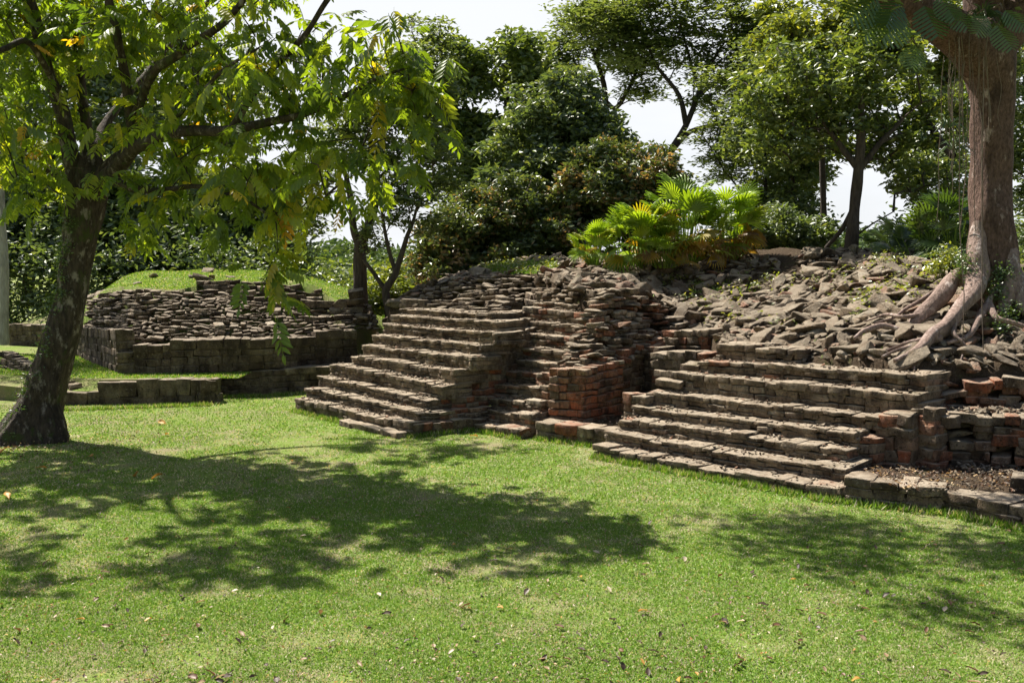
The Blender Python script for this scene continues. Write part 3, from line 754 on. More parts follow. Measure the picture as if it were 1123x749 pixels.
# the larger loose stones, each its own object
protos = []
for T in ROCK[:7] + SLAB[:7]:
    for red in (0, 1):
        A = np.tile([.5, 0, 0, 1.], (len(T[0]), 1))
        A[:, 0] = rng.uniform(.3, .85) if not red else .5; A[:, 1] = 0 if not red else rng.uniform(.35, .8)
        me = mkmesh('loose_stone', T[0] + wnoise(T[0]*1.0, .05, 3), [T[1]], A, False); me.materials.append(M_RUBBLE); protos.append((me, red))
STONES = []
def place_stone(p, size, nrm, tilt=.45, flat=.7, lab=None, red=None, cat='stone'):
    pool = [m for m, rd in protos if red is None and rd == (rng.random() < .14) or red is not None and rd == red] or [m for m, _ in protos]
    me = pool[rng.integers(len(pool))]
    o = bpy.data.objects.new('loose_stone', me); COL.objects.link(o)
    M = frame_from((nrm + rng.normal(0, tilt, 3))[None], np.array([rng.uniform(0, 6.28)]))[0]
    from mathutils import Matrix
    o.rotation_euler = Matrix(M.tolist()).to_euler(); o.location = tuple(float(v) for v in p)
    o.scale = (size*rng.uniform(.9, 1.35), size*rng.uniform(.8, 1.1), size*flat*rng.uniform(.8, 1.2))
    red_ = [rd for m, rd in protos if m is me][0]
    px, py = to_px(np.array(p))
    if lab: o['label'] = lab
    else:
        c = 'reddish' if red_ else 'grey-brown'
        if px < 600: w, gname = 'scattered on the grassy crest of the left stepped platform', 'stones on the left crest'
        elif px < 745: w, gname = 'piled above the red brick wall', 'stones above the brick wall'
        elif py < 318: w, gname = 'lying high on the mound below the background trees', 'stones on the upper mound'
        elif px < 985: w, gname = 'tumbled down the slope above the right-hand steps', 'stones above the right-hand steps'
        else: w, gname = 'lying among the roots of the large right-hand tree', 'stones among the tree roots'
        sz = 'large' if size > .29 else ('small' if size < .2 else 'medium')
        nb = [('left of the grassy crest', 500), ('behind the left stepped platform', 560), ('over the narrow staircase', 640), ('over the red brick corner', 690), ('left of the stub wall', 740), ('above the stub wall', 790),
              ('near the top step', 850), ('below the straight trunk', 905), ('right of the straight trunk', 960), ('beside the longest root', 1010), ('under the thick roots', 1060), ('right of the thick roots', 2000)]
        nb = [a_ for a_, b_ in nb if px < b_][0]; hi = 'high up' if py < 312 else ('low down' if py > 355 else 'midway')
        o['label'] = sz + ' broken ' + c + ' stone ' + hi + ' on the rubble, ' + nb; o['group'] = c + ' ' + gname
    o['category'] = cat
    STONES.append(o); return o
special = [(918, 318, .30, 'large pale flat slab high on the slope, left of the large tree'), (862, 345, .42, 'largest tilted dark slab leaning on the rubble above the right-hand steps'),
           (900, 335, .30, 'pale wedge-shaped slab above the right-hand steps'), (982, 356, .26, 'pale rounded boulder beside the long roots of the large tree'), (1008, 366, .36, 'long smooth tilted slab lying against the thick root'),
           (905, 352, .28, 'pinkish broken slab pair in the middle of the rubble slope'), (612, 292, .26, 'dark block on the crest above the narrow staircase'), (735, 300, .3, 'pale broad slab on the mound crest below the fan palms'),
           (812, 338, .26, 'reddish wedge stone on the left part of the rubble slope')]
def mound_hit(px, py):
    d = ray(px, py); t = np.linspace(15, 34, 500)[:, None]; Q = np.array([0, 0, CAMZ]) + d[None]*(t/d[1])
    z = mound_z(Q[:, 0], Q[:, 1]); ok = (Q[:, 2] < z) & (inside(Q[:, 0], Q[:, 1]) > 0)
    i = int(np.argmax(ok)); return Q[i] if ok.any() else Q[-1]
for (px_, py_, s_, lb) in special:
    p = mound_hit(px_, py_); n = mnormal(np.array([p[0]]), np.array([p[1]]))[0]
    place_stone(p + n*s_*.2, s_, n*.7 + np.array([0, 0, .3]), .25, .6, lb, red=1 if 'pink' in lb or 'reddish' in lb else 0)
P, px, py = mound_samples(900, .05, 7.5, 33)
near = 0
for i in range(len(P)):
    if grassy(px[i], py[i]) and rng.random() < .75: continue
    if 775 < px[i] < 865 and py[i] < 300 and rng.random() < .4: continue
    if px[i] > 1130: continue
    n = mnormal(P[i:i+1, 0], P[i:i+1, 1])[0]; s = rng.uniform(.19, .42)*(1 if py[i] > 300 else .85)
    if 640 < px[i] < 760: s *= .9
    place_stone(P[i] + n*s*.2, s, n*.6 + np.array([0, 0, .5]), .32, .68)
    near += 1
    if near >= 262: break
# stones on the crests of the walls
for (x0, y0, D0, x1, y1, D1, k) in ((600, 300, 26.2, 700, 294, 26.6, 12), (700, 292, 27, 790, 296, 27, 10)):
    for i in range(k):
        f = rng.random(); p = at(x0 + (x1-x0)*f, 0, D0 + (D1-D0)*f); p[2] = mound_z(np.array([p[0]]), np.array([p[1]]))[0] + .1
        place_stone(p, rng.uniform(.25, .45), np.array([0, 0, 1.]), .3, .6)

# ------------------------------------------------------------------ left ruin
rL = thing('retaining_wall', 'upper shaded retaining wall of squared blocks under the grassy mound on the left', 'wall', (*atz(220, 410, .65)[:2], .65))
acc = Acc()
def wpath(acc, q, **k):
    for (x0, t0, b0, x1, t1, b1, D0, D1) in q:
        a, b = at(x0, t0, D0), at(x1, t1, D1); a2, b2 = at(x0, b0, D0), at(x1, b1, D1)
        wall(acc, a, b, (a2[2], b2[2]), (a[2], b[2]), inw(a, b), **k)
kw = dict(depth=.5, lr=(.22, .48), tone=.38, jit=.012, tj=.16, wav=.004)
wpath(acc, [(128, 385, 411, 146, 385, 411, 27.0, 27.0), (146, 378, 411, 187, 378, 411, 27.0, 27.0), (187, 371.7, 411, 273, 371.7, 406, 27.0, 27.3), (273, 371.7, 406, 312, 371.2, 404, 27.3, 28.0),
            (312, 371.2, 404, 346, 369.5, 402, 28.0, 29.0), (346, 364, 402, 392, 361, 402, 29.0, 29.6)], courses=4, **kw)
wpath(acc, [(88, 358, 394, 128, 362, 411, 31.5, 27.05)], courses=5, **kw)
wpath(acc, [(6, 355, 382, 46, 356, 378, 37, 36.0), (46, 356, 380, 90, 358, 394, 36, 31.6)], courses=4, **kw)
acc.build('masonry', M_DSTONE, rL, disp=(.012, 16))
rL2 = thing('retaining_wall', 'lower set-back retaining wall running right from the low grassy platform', 'wall', (*atz(298, 430, 0)[:2], 0))
acc = Acc()
wpath(acc, [(232, 409, 436, 285, 406, 434, 27.2, 27.5), (285, 406, 434, 352, 402, 431, 27.5, 28.3), (352, 402, 431, 400, 400, 429, 28.3, 29)], courses=4, depth=.6, lr=(.25, .5), tone=.5, jit=.012, tj=.16, wav=.004)
acc.build('masonry', M_STONE, rL2, disp=(.012, 16))
rL3 = thing('stone_platform', 'low platform with a grass top and squared stone edge right of the leaning trunk', 'platform', (*atz(160, 445, 0)[:2], 0))
acc = Acc()
wpath(acc, [(108.5, 418, 449, 239, 415, 445, 25.55, 25.7)], courses=2, depth=.45, lr=(.28, .5), tone=.5, jit=.008, tj=.14, wav=0)
wpath(acc, [(20, 431, 449, 108, 430, 449, 25.6, 25.55)], courses=1, depth=.45, lr=(.4, .7), tone=.4, jit=.01, tj=.14)
a = atz(237, 444, 0); wall(acc, a + [-.10, .25, 0], a + [-.62, 1.9, 0], (-.05, -.05), (.62, .62), (-1, 0), .4, 2, lr=(.4, .6), cap=False, tone=.4, wav=0)
acc.build('edge_wall', M_DSTONE, rL3, disp=(.012, 16))
acc = Acc()
tp = [at(108.5, 416.5, 25.75), at(233, 414, 25.85), [-8.35, 27.7, .62], [-9.0, 27.9, .62], [-11, 27.9, .62], [-14.5, 32.5, .62], [-17.5, 37.5, .62], [-25, 38, .62], [-25, 29.5, .55], [-15.5, 27.2, .45], at(60, 429, 25.75), at(108, 428.5, 25.75)]
tp = [np.array(p, float) for p in tp]
for p in tp: p[2] = min(p[2], .62)
acc = Acc(); k = len(tp); P = np.array(tp); B = P.copy(); B[:, 2] = -.3
acc.add(P, [[0, 1, 2], [0, 2, 3], [0, 3, 4], [11, 0, 4], [10, 11, 4], [10, 4, 9], [9, 4, 5], [9, 5, 8], [8, 5, 6], [8, 6, 7]])
acc.add(np.vstack([P, B]), [[i, (i+1) % k, (i+1) % k + k, i+k] for i in range(k)])
acc.build('turf', M_LAWN, rL3, smooth=False)
rL4 = thing('sloping_stone_wall', 'sloping wall of small fitted stones left of the leaning trunk', 'wall', (*atz(10, 424, 0)[:2], 0))
acc = Acc()
bot = [at(-60, 428, 27.0), at(0, 424, 28.0), at(36, 428, 26.9), at(75, 436, 25.6)]; top = [at(-60, 383, 28.0), at(0, 385.5, 28.9), at(36, 404, 27.5), at(75, 424, 25.9)]
drystack(acc, top, bot, ch=.14, lr=(.15, .34), drop=0, jit=.02, tone=.5, tj=.15, rock=0)
acc.build('masonry', M_DSTONE, rL4, disp=(.02, 12))

rM = thing('stacked_stone_wall', 'dark bank of thin stacked stones between the retaining wall and the grass mound on the left', 'wall', (*at(200, 370, 28)[:2], 1.5))
acc = Acc()
bot = [at(96, 358, 31.0), at(128, 366, 28.4), at(146, 384, 27.5), at(187, 373, 27.5), at(240, 373, 27.6), at(290, 373, 28.2), at(345, 370, 29.3), at(392, 362, 29.9), at(418, 362, 30.0)]
top = [at(84, 333, 33.0), at(112, 321, 31.6), at(150, 317.5, 30.6), at(192, 320, 30.4), at(222, 322, 30.6), at(290, 336, 30.6), at(345, 338, 31.0), at(392, 333, 31.0), at(405, 337, 31.0)]
drystack(acc, top, bot, ch=.08, lr=(.10, .36), drop=.05, jit=.08, tone=.36, tj=.3, rock=.6)
acc.build('stone_courses', M_DSTONE, rM, disp=(.02, 9))
acc = Acc()
bot = [at(216, 326, 30.9), at(250, 334, 30.5), at(300, 338, 30.9), at(352, 338, 31.3)]; top = [at(214, 309, 32.4), at(250, 307, 32.4), at(300, 309, 33), at(352, 318, 33)]
drystack(acc, top, bot, ch=.13, lr=(.2, .55), drop=.05, jit=.12, tone=.4)
bot = [at(335, 356, 30.1), at(398, 350, 30.4)]; top = [at(338, 330, 31.0), at(400, 332, 31.0)]
drystack(acc, top, bot, ch=.15, lr=(.3, .7), drop=.05, jit=.06, tone=.4)
bot = [at(381, 336, 30.4), at(398, 336, 30.4)]; top = [at(384, 318, 30.6), at(396, 318, 30.6)]
drystack(acc, top, bot, ch=.2, lr=(.25, .45), drop=0, jit=.03, tone=.4)
acc.build('upper_courses', M_DSTONE, rM, disp=(.02, 9))
LC = [(96, 322, 32), (150, 316.5, 30.9), (192, 319, 30.7), (214, 311, 32.6), (250, 308, 32.6), (300, 310, 33.2), (352, 319, 33.3), (395, 330, 31.5), (112, 318, 32.2), (140, 302, 37), (180, 299.5, 38), (250, 301, 38), (310, 305, 38), (360, 318, 37), (78, 345, 34), (50, 372, 37)]
LP = [at(*c) for c in LC]; lpp = [p[:2] for p in LP]; lpz = [p[2] for p in LP]
for (x, y, z) in ((-17, 43, 2.5), (-10, 44, 3), (-5, 42, 1.8), (-3, 37, .3), (-4.5, 32, .8), (-20, 39, .9), (-22, 46, 0), (-10, 50, 0)):
    lpp.append(np.array([x, y])); lpz.append(z)
lh = tps(lpp, lpz)
lx = np.array([p[0] for p in [at(60, 0, 36.5), at(84, 0, 33.3), at(112, 0, 31.9), at(150, 0, 30.8), at(192, 0, 30.6), at(210, 0, 32.5), at(300, 0, 33.1), at(352, 0, 32.6), at(400, 0, 31.1), at(430, 0, 32)]])
ly = np.array([36.5, 33.3, 31.9, 30.8, 30.6, 32.5, 33.1, 32.6, 31.1, 32.0])
def left_z(x, y):
    z = lh(x, y) + .05*fnoise(x, y, 1.2, 8); d = y - np.interp(x, lx, ly)
    return np.maximum(np.where(d < 0, z + d*4, z), -.4)
V, F = grid(-22, -3, 30, 50, 110, 110, left_z); F = F[V[F][:, :, 2].max(1) > -.39]
me = mkmesh('grass_mound', V, [F]); me.materials.append(M_LAWN)
COL.objects.link(kind(bpy.data.objects.new('grass_mound', me), 'structure'))
for i in range(14):
    x = rng.uniform(100, 260); p = at(x, 305, rng.uniform(33, 37)); p[2] = left_z(np.array([p[0]]), np.array([p[1]]))[0] + .05
    if i > 4: x = rng.uniform(100, 200)
    o = place_stone(p, rng.uniform(.15, .35), np.array([0, 0, 1.]), .3, .6, 'dark stone half sunk in the grass on top of the left mound'); o['group'] = 'stones in the turf of the left mound'
for (px_, py_, D_, s_, lb) in ((376, 332, 30.9, .42, 'rough boulder crowning the right end of the stacked stone bank'), (349, 334, 31.2, .3, 'dark angular stone on the stacked bank behind the hanging leaves')):
    place_stone(at(px_, py_, D_), s_, np.array([0, 0, 1.]), .2, .8, lb, red=0)

# ------------------------------------------------------------------ foliage engines
LEAF = (np.array([[0, 0, 0], [.42, .24, .05], [1, 0, -.08], [.42, -.24, .05]]), np.array([[0, 3, 2, 1]]))
LEAF2 = (np.array([[0, 0, 0], [.35, .2, .06], [.45, 0, 0], [.35, -.2, .06], [1, 0, -.15]]), np.array([[0, 3, 2, 2], [0, 2, 1, 1], [3, 4, 2, 2], [2, 4, 1, 1]]))
def leaves(acc, P, size, tint, up=.55, r=rng, droop=.25, T=LEAF):
    k = len(P); nrm = r.normal(0, 1, (k, 3)); nrm /= np.linalg.norm(nrm, axis=1)[:, None]
    nrm = nrm*(1-up) + np.array([0, 0, 1])*up
    M = frame_from(nrm, r.uniform(0, 6.28, k))
    M = M*(size[:, None, None] if np.ndim(size) else size)
    A = np.stack([np.clip(tint, 0, 1), r.random(k), np.zeros(k), np.ones(k)], 1)
    acc.inst(T, M, P, A)
def lobe_clumps(lobes, n, r, shell=.5):
    """lobes: (px,py,D,rx_px,ry_px[,rd m]) -> clump centres"""
    C = []; Wt = np.array([l[3]*l[4]*1.0*(l[2]**2) for l in lobes]); Wt = Wt/Wt.sum()
    for l, w in zip(lobes, Wt):
        k = max(3, int(n*w)); c = at(l[0], l[1], l[2]); s = l[2]/FPX; rx, rz = l[3]*s, l[4]*s
        ry = l[5] if len(l) > 5 else (rx+rz)/2
        d = r.normal(size=(k, 3)); d /= np.linalg.norm(d, axis=1)[:, None]
        rad = shell + (1-shell)*r.random(k)**.6
        C.append(c + d*rad[:, None]*np.array([rx, ry, rz]))
    return np.concatenate(C)
def grow(acc, skel, targets, r, thick=.03, sag=.15, ns=5):
    """connect every clump to the nearest piece of wood, nearest first"""
    Sk = [np.array(p) for p in skel]
    order = np.argsort([min(np.linalg.norm(np.array(skel) - t, axis=1)) for t in targets])
    for i in order:
        t = targets[i]; Ska = np.array(Sk)
        d = np.linalg.norm(Ska - t, axis=1) + np.maximum(Ska[:, 2] - t[2] + .3, 0)*1.5
        j = int(np.argmin(d)); s = Ska[j]; ln = np.linalg.norm(t-s)
        if ln < .15: continue
        m1 = s + (t-s)*.35 + np.array([0, 0, ln*sag]) + r.normal(0, ln*.05, 3); m2 = s + (t-s)*.7 + np.array([0, 0, ln*sag*.8]) + r.normal(0, ln*.05, 3)
        r0 = thick*(.45 + .35*ln)
        tube(acc, [s, m1, m2, t], [r0, r0*.75, r0*.5, r0*.22], ns, cap=False)
        Sk += [m1, m2, t]
def tree(name, label, cat, base, trunk, lobes, nc, per, size, mat, bark=M_BARK_D, seed=1, limbs=(), clump=.45, shell=.5, tint=(.5, .22), up=.5, group=None, wood=.035, flat=.6, ctint=.12, T=LEAF, crown='crown', roots=None):
    r = np.random.default_rng(seed)
    b = at(*base) if base[1] is not None else None
    root = thing(name, label, cat, b, group)
    acc = Acc(); skel = []
    th = .72 if b[1] > 35 else 1.0
    tp = [at(x, y, D) for x, y, D, _ in trunk]; tr = [q[3]*th for q in trunk]
    tube(acc, tp, tr, 10, noise=.03, res=4, ridges=.06); skel += tp[len(tp)//2:]
    for lm in limbs:
        lp = [at(x, y, D) for x, y, D, _ in lm]; tube(acc, lp, [q[3]*th for q in lm], 8, noise=.02, res=4); skel += lp[1:]
        skel += [(a+b)/2 for a, b in zip(lp[1:-1], lp[2:])]
    C = lobe_clumps(lobes, nc, r, shell)
    grow(acc, skel, C, r, wood)
    acc.build('trunk', bark, root)
    per = int(per*.62); acc = Acc(); k = len(C)*per; w = np.repeat(np.arange(len(C)), per)
    cs = r.uniform(.7, 1.3, len(C))*clump
    off = r.normal(0, 1, (k, 3)); off /= (np.linalg.norm(off, axis=1)[:, None]); off *= (r.random(k)**.45)[:, None]
    P = C[w] + off*cs[w][:, None]*np.array([1, 1, flat])
    ct = r.normal(0, ctint, len(C))
    leaves(acc, P, r.uniform(.7, 1.25, k)*size, r.normal(tint[0], tint[1], k) + ct[w], up, r, T=T)
    acc.build(crown, mat, root, smooth=False)
    return root

# ------------------------------------------------------------------ background trees
# centre group
tree('broadleaf_tree', 'tall leafy green tree left of the very dark rounded tree, its top against white sky', 'tree', (535, 300, 44),
     [(545, 320, 44, .4), (548, 250, 44, .32), (552, 180, 44, .26), (556, 120, 44, .18), (552, 70, 44, .1)],
     [(545, 70, 44, 48, 38), (505, 120, 44, 34, 42), (585, 85, 44, 38, 42), (520, 170, 44, 38, 50), (560, 190, 44, 45, 60), (595, 140, 45, 38, 50), (500, 225, 44, 28, 40), (487, 70, 44, 28, 34), (478, 130, 44, 22, 36)],
     170, 210, .34, M_MID, seed=11, clump=.85, group='trees behind the ruins', tint=(.42, .22),
     limbs=[[(548, 210, 44, .2), (530, 150, 44, .14), (508, 110, 44, .07)], [(552, 170, 44, .18), (580, 120, 44, .12), (592, 80, 44, .06)]])
tree('broadleaf_tree', 'very dark rounded tree with dense foliage in the middle of the background', 'tree', (610, 300, 37),
     [(610, 320, 37, .4), (612, 240, 37, .3), (615, 160, 37, .16), (612, 110, 37, .08)],
     [(610, 120, 37, 48, 42), (640, 165, 37, 48, 45), (580, 170, 37, 45, 50), (600, 215, 36, 60, 50), (545, 235, 36, 45, 48), (560, 275, 35.5, 50, 35), (625, 110, 37, 30, 30)],
     260, 260, .24, M_DARK, seed=12, clump=.62, shell=.6, up=.4, group='trees behind the ruins', tint=(.5, .25))
tree('flowering_tree', 'dark round-headed tree with brown flower sprays, just left of the bright fan palms', 'tree', (690, 290, 34),
     [(690, 310, 34, .3), (690, 250, 34, .25), (690, 200, 34, .1)],
     [(695, 190, 34, 50, 36), (720, 210, 34, 32, 34), (660, 215, 34, 50, 45), (630, 245, 34, 45, 38), (695, 240, 34.5, 45, 38), (665, 175, 34, 34, 22)],
     190, 240, .20, M_MANGO, seed=13, clump=.5, shell=.65, up=.45, group='trees behind the ruins', tint=(.5, .24), ctint=.2)
tree('flowering_tree', 'low dark bushy tree with rusty new shoots behind the left stepped platform', 'tree', (510, 320, 34),
     [(510, 330, 34, .3), (508, 280, 34, .2), (505, 240, 34, .1)],
     [(500, 262, 34, 36, 36), (545, 265, 34, 50, 36), (480, 290, 33.5, 26, 30), (520, 230, 34.5, 34, 30), (598, 258, 34, 36, 28), (570, 225, 34.5, 42, 35), (470, 265, 34, 16, 16)],
     190, 230, .19, M_MANGO, seed=14, clump=.5, shell=.6, up=.45, group='trees behind the ruins', tint=(.5, .22), ctint=.2)
# tall open crown with the leaning trunk
tree('open_crowned_tree', 'tall feathery tree with a bare leaning dark trunk and open spreading crown against the sky', 'tree', (722, 230, 46),
     [(712, 240, 46, .32), (722, 195, 46, .28), (736, 166, 46, .25), (752, 138, 46, .2), (764, 108, 46, .16), (776, 78, 46, .11), (792, 50, 46, .07)],
     [(790, 30, 46, 60, 26), (735, 30, 46, 50, 28), (690, 20, 46, 50, 24), (650, 28, 46, 40, 28), (820, 70, 46, 50, 30), (835, 120, 46, 30, 40), (815, 165, 46, 26, 26), (785, 180, 46, 18, 20), (700, 60, 46, 40, 22), (800, 105, 46, 44, 18), (765, 70, 46, 30, 20), (845, 40, 46, 40, 30), (740, -10, 46, 90, 22)],
     330, 110, .28, M_FEATHER, seed=15, clump=.9, shell=.2, flat=.28, up=.7, wood=.045, group='trees behind the ruins',
     limbs=[[(736, 166, 46, .2), (757, 145, 46, .16), (790, 135, 46, .12), (822, 118, 46, .05)], [(752, 138, 46, .18), (745, 105, 46, .14), (722, 75, 46, .1), (706, 40, 46, .06)],
            [(764, 108, 46, .14), (790, 85, 46, .09), (830, 60, 46, .05)], [(768, 100, 46, .12), (755, 60, 46, .08), (745, 20, 46, .05)]])
tree('open_crowned_tree', 'slender forked tree with airy crown rising above the dark round tree', 'tree', (665, 200, 50),
     [(664, 260, 50, .3), (664, 150, 50, .26), (664, 112, 50, .22), (662, 92, 50, .18), (652, 60, 50, .12), (640, 30, 50, .07)],
     [(640, 30, 50, 45, 26), (690, 60, 50, 40, 30), (620, 60, 50, 30, 26), (660, 10, 50, 50, 22), (700, 95, 50, 30, 20), (610, 95, 50, 25, 22)],
     170, 110, .28, M_FEATHER, seed=16, clump=.9, shell=.2, flat=.3, up=.7, wood=.045, group='trees behind the ruins',
     limbs=[[(664, 112, 50, .18), (676, 118, 50, .16), (692, 92, 50, .12), (705, 60, 50, .06)]])
# right-hand group
tree('broadleaf_tree', 'leafy tree with one straight dark trunk standing on the mound at centre right', 'tree', (935, 278, 27.2),
     [(934, 282, 27.2, .19), (937, 240, 27.2, .165), (940, 200, 27.2, .15), (944, 160, 27.2, .12), (946, 110, 27.2, .08)],
     [(900, 100, 28, 60, 45), (950, 70, 28, 60, 50), (985, 120, 28, 50, 40), (870, 140, 28, 50, 40), (935, 145, 28, 55, 30), (1000, 165, 28.5, 44, 28), (1030, 120, 29, 30, 40), (865, 80, 28, 40, 35), (835, 110, 28, 38, 30), (1015, 205, 29, 40, 24)],
     230, 95, .21, M_MID, seed=21, clump=.44, shell=.45, group='trees on the mound', tint=(.4, .25),
     limbs=[[(938, 225, 27.2, .09), (924, 250, 27.4, .07), (905, 272, 27.6, .05)], [(940, 190, 27.2, .1), (962, 160, 27.3, .08), (990, 130, 27.6, .05)], [(941, 185, 27.2, .1), (915, 150, 27.4, .07), (890, 120, 27.6, .04)],
            [(935, 262, 27.2, .03), (957, 246, 27.2, .022), (980, 232, 27.2, .015)]])
tree('broadleaf_tree', 'bright yellow-green tree crown catching the sun at upper right behind the mound', 'tree', (905, 270, 33),
     [(905, 300, 33, .11), (903, 200, 33, .10), (900, 130, 33, .09), (905, 60, 33, .06)],
     [(900, 40, 32, 60, 40), (960, 30, 32, 60, 42), (875, 85, 32, 45, 32), (1010, 50, 32, 48, 48), (930, 90, 31.5, 55, 36), (850, 30, 33, 34, 28), (990, 5, 32, 70, 30), (1035, 90, 32, 26, 40)],
     250, 115, .24, M_BRIGHT, seed=22, clump=.5, shell=.5, group='trees on the mound', tint=(.45, .25),
     limbs=[[(1045, 172, 27, .10), (1025, 145, 28, .09), (1005, 110, 30, .07), (985, 70, 31, .04)]])
for i, (bx, tx, ty, D, lb) in enumerate(((842, 838, 110, 38, 'thin pale-green tree at the left of the right-hand tree group, right of the fan palms'), (872, 868, 120, 36, 'slim dark-leaved tree with a thin stem left of the straight trunk'), (893, 885, 90, 40, 'dark slender tree half hidden behind the straight trunk'))):
    tree('slender_tree', lb, 'tree', (bx, 290, D), [(bx, 300, D, .13), (bx-2, 220, D, .11), (tx, 150, D, .08), (tx-4, ty-20, D, .04)],
         [(tx, ty, D, 36, 40), (tx-12, ty+45, D, 32, 32), (tx+12, ty-30, D, 34, 28), (tx+14, ty+60, D, 30, 30), (tx, ty+105, D, 34, 22), (tx-14, ty+128, D, 24, 26)],
         (130, 95, 120)[i], 105, .24, (M_FEATHER, M_DARK, M_MID)[i], seed=30+i, clump=.7, shell=.25, group='slender trees right of the fan palms', tint=(.5, .25))
tree('slender_tree', 'feathery pale-leaved tree with several thin stems leaning left, directly above the fan palms', 'tree', (872, 290, 41), [(872, 300, 41, .12), (858, 240, 41, .11), (840, 190, 41, .09), (826, 150, 41, .07), (812, 110, 41, .04)],
     [(805, 130, 41, 36, 26), (830, 100, 41, 36, 30), (800, 175, 41, 34, 22), (845, 150, 41, 34, 28), (775, 150, 41, 22, 16), (825, 205, 41, 30, 20), (850, 60, 41, 36, 30), (790, 90, 41, 26, 22)],
     150, 85, .25, M_FEATHER, seed=45, clump=.75, shell=.2, flat=.3, up=.7, group='slender trees right of the fan palms',
     limbs=[[(866, 270, 41, .09), (840, 240, 41, .08), (815, 212, 41, .06), (790, 180, 41, .04), (772, 150, 41, .02)], [(868, 260, 41, .08), (870, 200, 41, .07), (866, 150, 41, .05), (860, 100, 41, .03)]])
tree('shrub', 'dense dark shrub behind the mound just right of the fan palms', 'shrub', (865, 300, 33), [(865, 310, 33, .08), (865, 260, 33, .05)],
     [(850, 250, 33, 34, 28), (885, 262, 33, 30, 22), (820, 258, 33, 26, 24), (905, 272, 33, 16, 12)], 70, 190, .2, M_DARK, seed=40, clump=.5, group='shrubs behind the mound')
tree('broadleaf_tree', 'dark tree behind the large right-hand trunk, filling the space beneath its boughs', 'tree', (1030, 300, 34), [(1035, 310, 34, .25), (1038, 240, 34, .2), (1040, 150, 34, .12), (1040, 80, 34, .08)],
     [(1030, 200, 33, 34, 40), (1040, 150, 34, 36, 36), (1090, 120, 36, 50, 70), (1140, 190, 36, 40, 60), (1000, 190, 33.5, 34, 26), (1060, 230, 34, 40, 30), (1110, 30, 36, 60, 50)],
     210, 170, .2, M_DARK, seed=41, clump=.6, group='trees on the mound', tint=(.6, .25))
# left group
for i, (cx, cy, D, rx, ry, mt, lb) in enumerate(((30, 225, 46, 70, 75, M_DARK, 'dark jungle tree at the far left behind the low stone wall'), (120, 235, 45, 70, 60, M_DARK, 'dark jungle tree behind the leaning trunk'),
        (205, 240, 46, 62, 62, M_DARK, 'dark rounded jungle tree behind the left grass mound'), (280, 245, 47, 55, 60, M_DARK, 'dark jungle tree at the right end of the forest edge behind the grass mound'),
        (60, 90, 50, 100, 95, M_DARK, 'tall dark tree rising behind the far left foliage'), (190, 95, 52, 95, 85, M_MID, 'tall green tree seen through the leaves of the foreground tree'))):
    tree('jungle_tree', lb, 'tree', (cx, 320, D), [(cx, 335, D, .4), (cx+4, cy+20, D, .3), (cx-2, cy-30, D, .15)],
         [(cx, cy, D, rx*.8, ry*.7), (cx-rx*.5, cy+ry*.35, D-1, rx*.5, ry*.55), (cx+rx*.5, cy+ry*.3, D-1, rx*.5, ry*.55), (cx, cy+ry*.6, D-2, rx*.8, ry*.4), (cx+rx*.2, cy-ry*.55, D, rx*.5, ry*.4)],
         120, 230, .33, mt, seed=50+i, clump=.85, shell=.65, group='forest behind the left mound', tint=(.42, .25), bark=M_BARK_D)
tree('open_crowned_tree', 'dark-trunked tree with a forked stem behind the gap between the two ruins', 'tree', (394, 330, 31),
     [(395, 335, 31.5, .24), (395, 300, 31.5, .21), (396, 268, 31.5, .2), (404, 250, 31.5, .16), (411, 225, 31.5, .13), (411, 195, 31.5, .1), (406, 150, 31.5, .07)],
     [(405, 130, 31.5, 40, 34), (440, 110, 31.5, 36, 34), (375, 150, 31.5, 34, 34), (420, 170, 31.5, 34, 22), (350, 190, 32, 26, 26), (445, 70, 31.5, 34, 30), (460, 140, 31.5, 22, 22), (345, 240, 33, 20, 26), (472, 95, 32, 26, 32), (478, 150, 32, 20, 26), (465, 45, 33, 28, 26), (485, 205, 32, 18, 20)],
     230, 100, .2, M_FEATHER, seed=61, clump=.55, shell=.25, flat=.4, up=.6, group='slender trees between the ruins',
     limbs=[[(395, 272, 31.5, .15), (388, 250, 31.5, .12), (384, 215, 31.5, .1), (376, 180, 31.5, .06)], [(411, 200, 31.5, .06), (428, 182, 31.5, .04), (446, 160, 31.5, .03)]])
tree('slender_tree', 'twisting slender Y-shaped tree just left of the stepped platform', 'tree', (428, 345, 30.5),
     [(429, 345, 30.5, .13), (423, 320, 30.5, .12), (431, 306, 30.5, .10), (438, 288, 30.5, .09), (446, 262, 30.5, .07), (454, 240, 30.5, .05), (460, 215, 30.5, .035)],
     [(455, 215, 30.5, 26, 24), (430, 205, 30.5, 24, 24), (470, 175, 30.5, 22, 26), (440, 240, 30.5, 20, 16), (418, 165, 30.5, 24, 24), (472, 245, 31, 18, 14), (410, 262, 31, 16, 18)],
     95, 80, .18, M_DARK, seed=62, clump=.45, shell=.2, flat=.4, up=.6, group='slender trees between the ruins', tint=(.6, .25),
     limbs=[[(424, 320, 30.5, .08), (410, 300, 30.5, .07), (398, 284, 30.5, .055)], [(434, 298, 30.5, .08), (426, 272, 30.5, .06), (420, 240, 30.5, .05), (415, 205, 30.5, .035)]])
tree('shrub', 'light green bush behind the feet of the slender trees between the ruins', 'shrub', (425, 350, 36), [(425, 360, 36, .1), (422, 320, 36, .05)],
     [(418, 325, 36, 26, 18), (440, 305, 37, 24, 20), (400, 335, 36, 18, 12), (455, 328, 36, 20, 20)], 60, 190, .19, M_BRIGHT, seed=63, clump=.5, group='shrubs behind the mound', tint=(.3, .2))
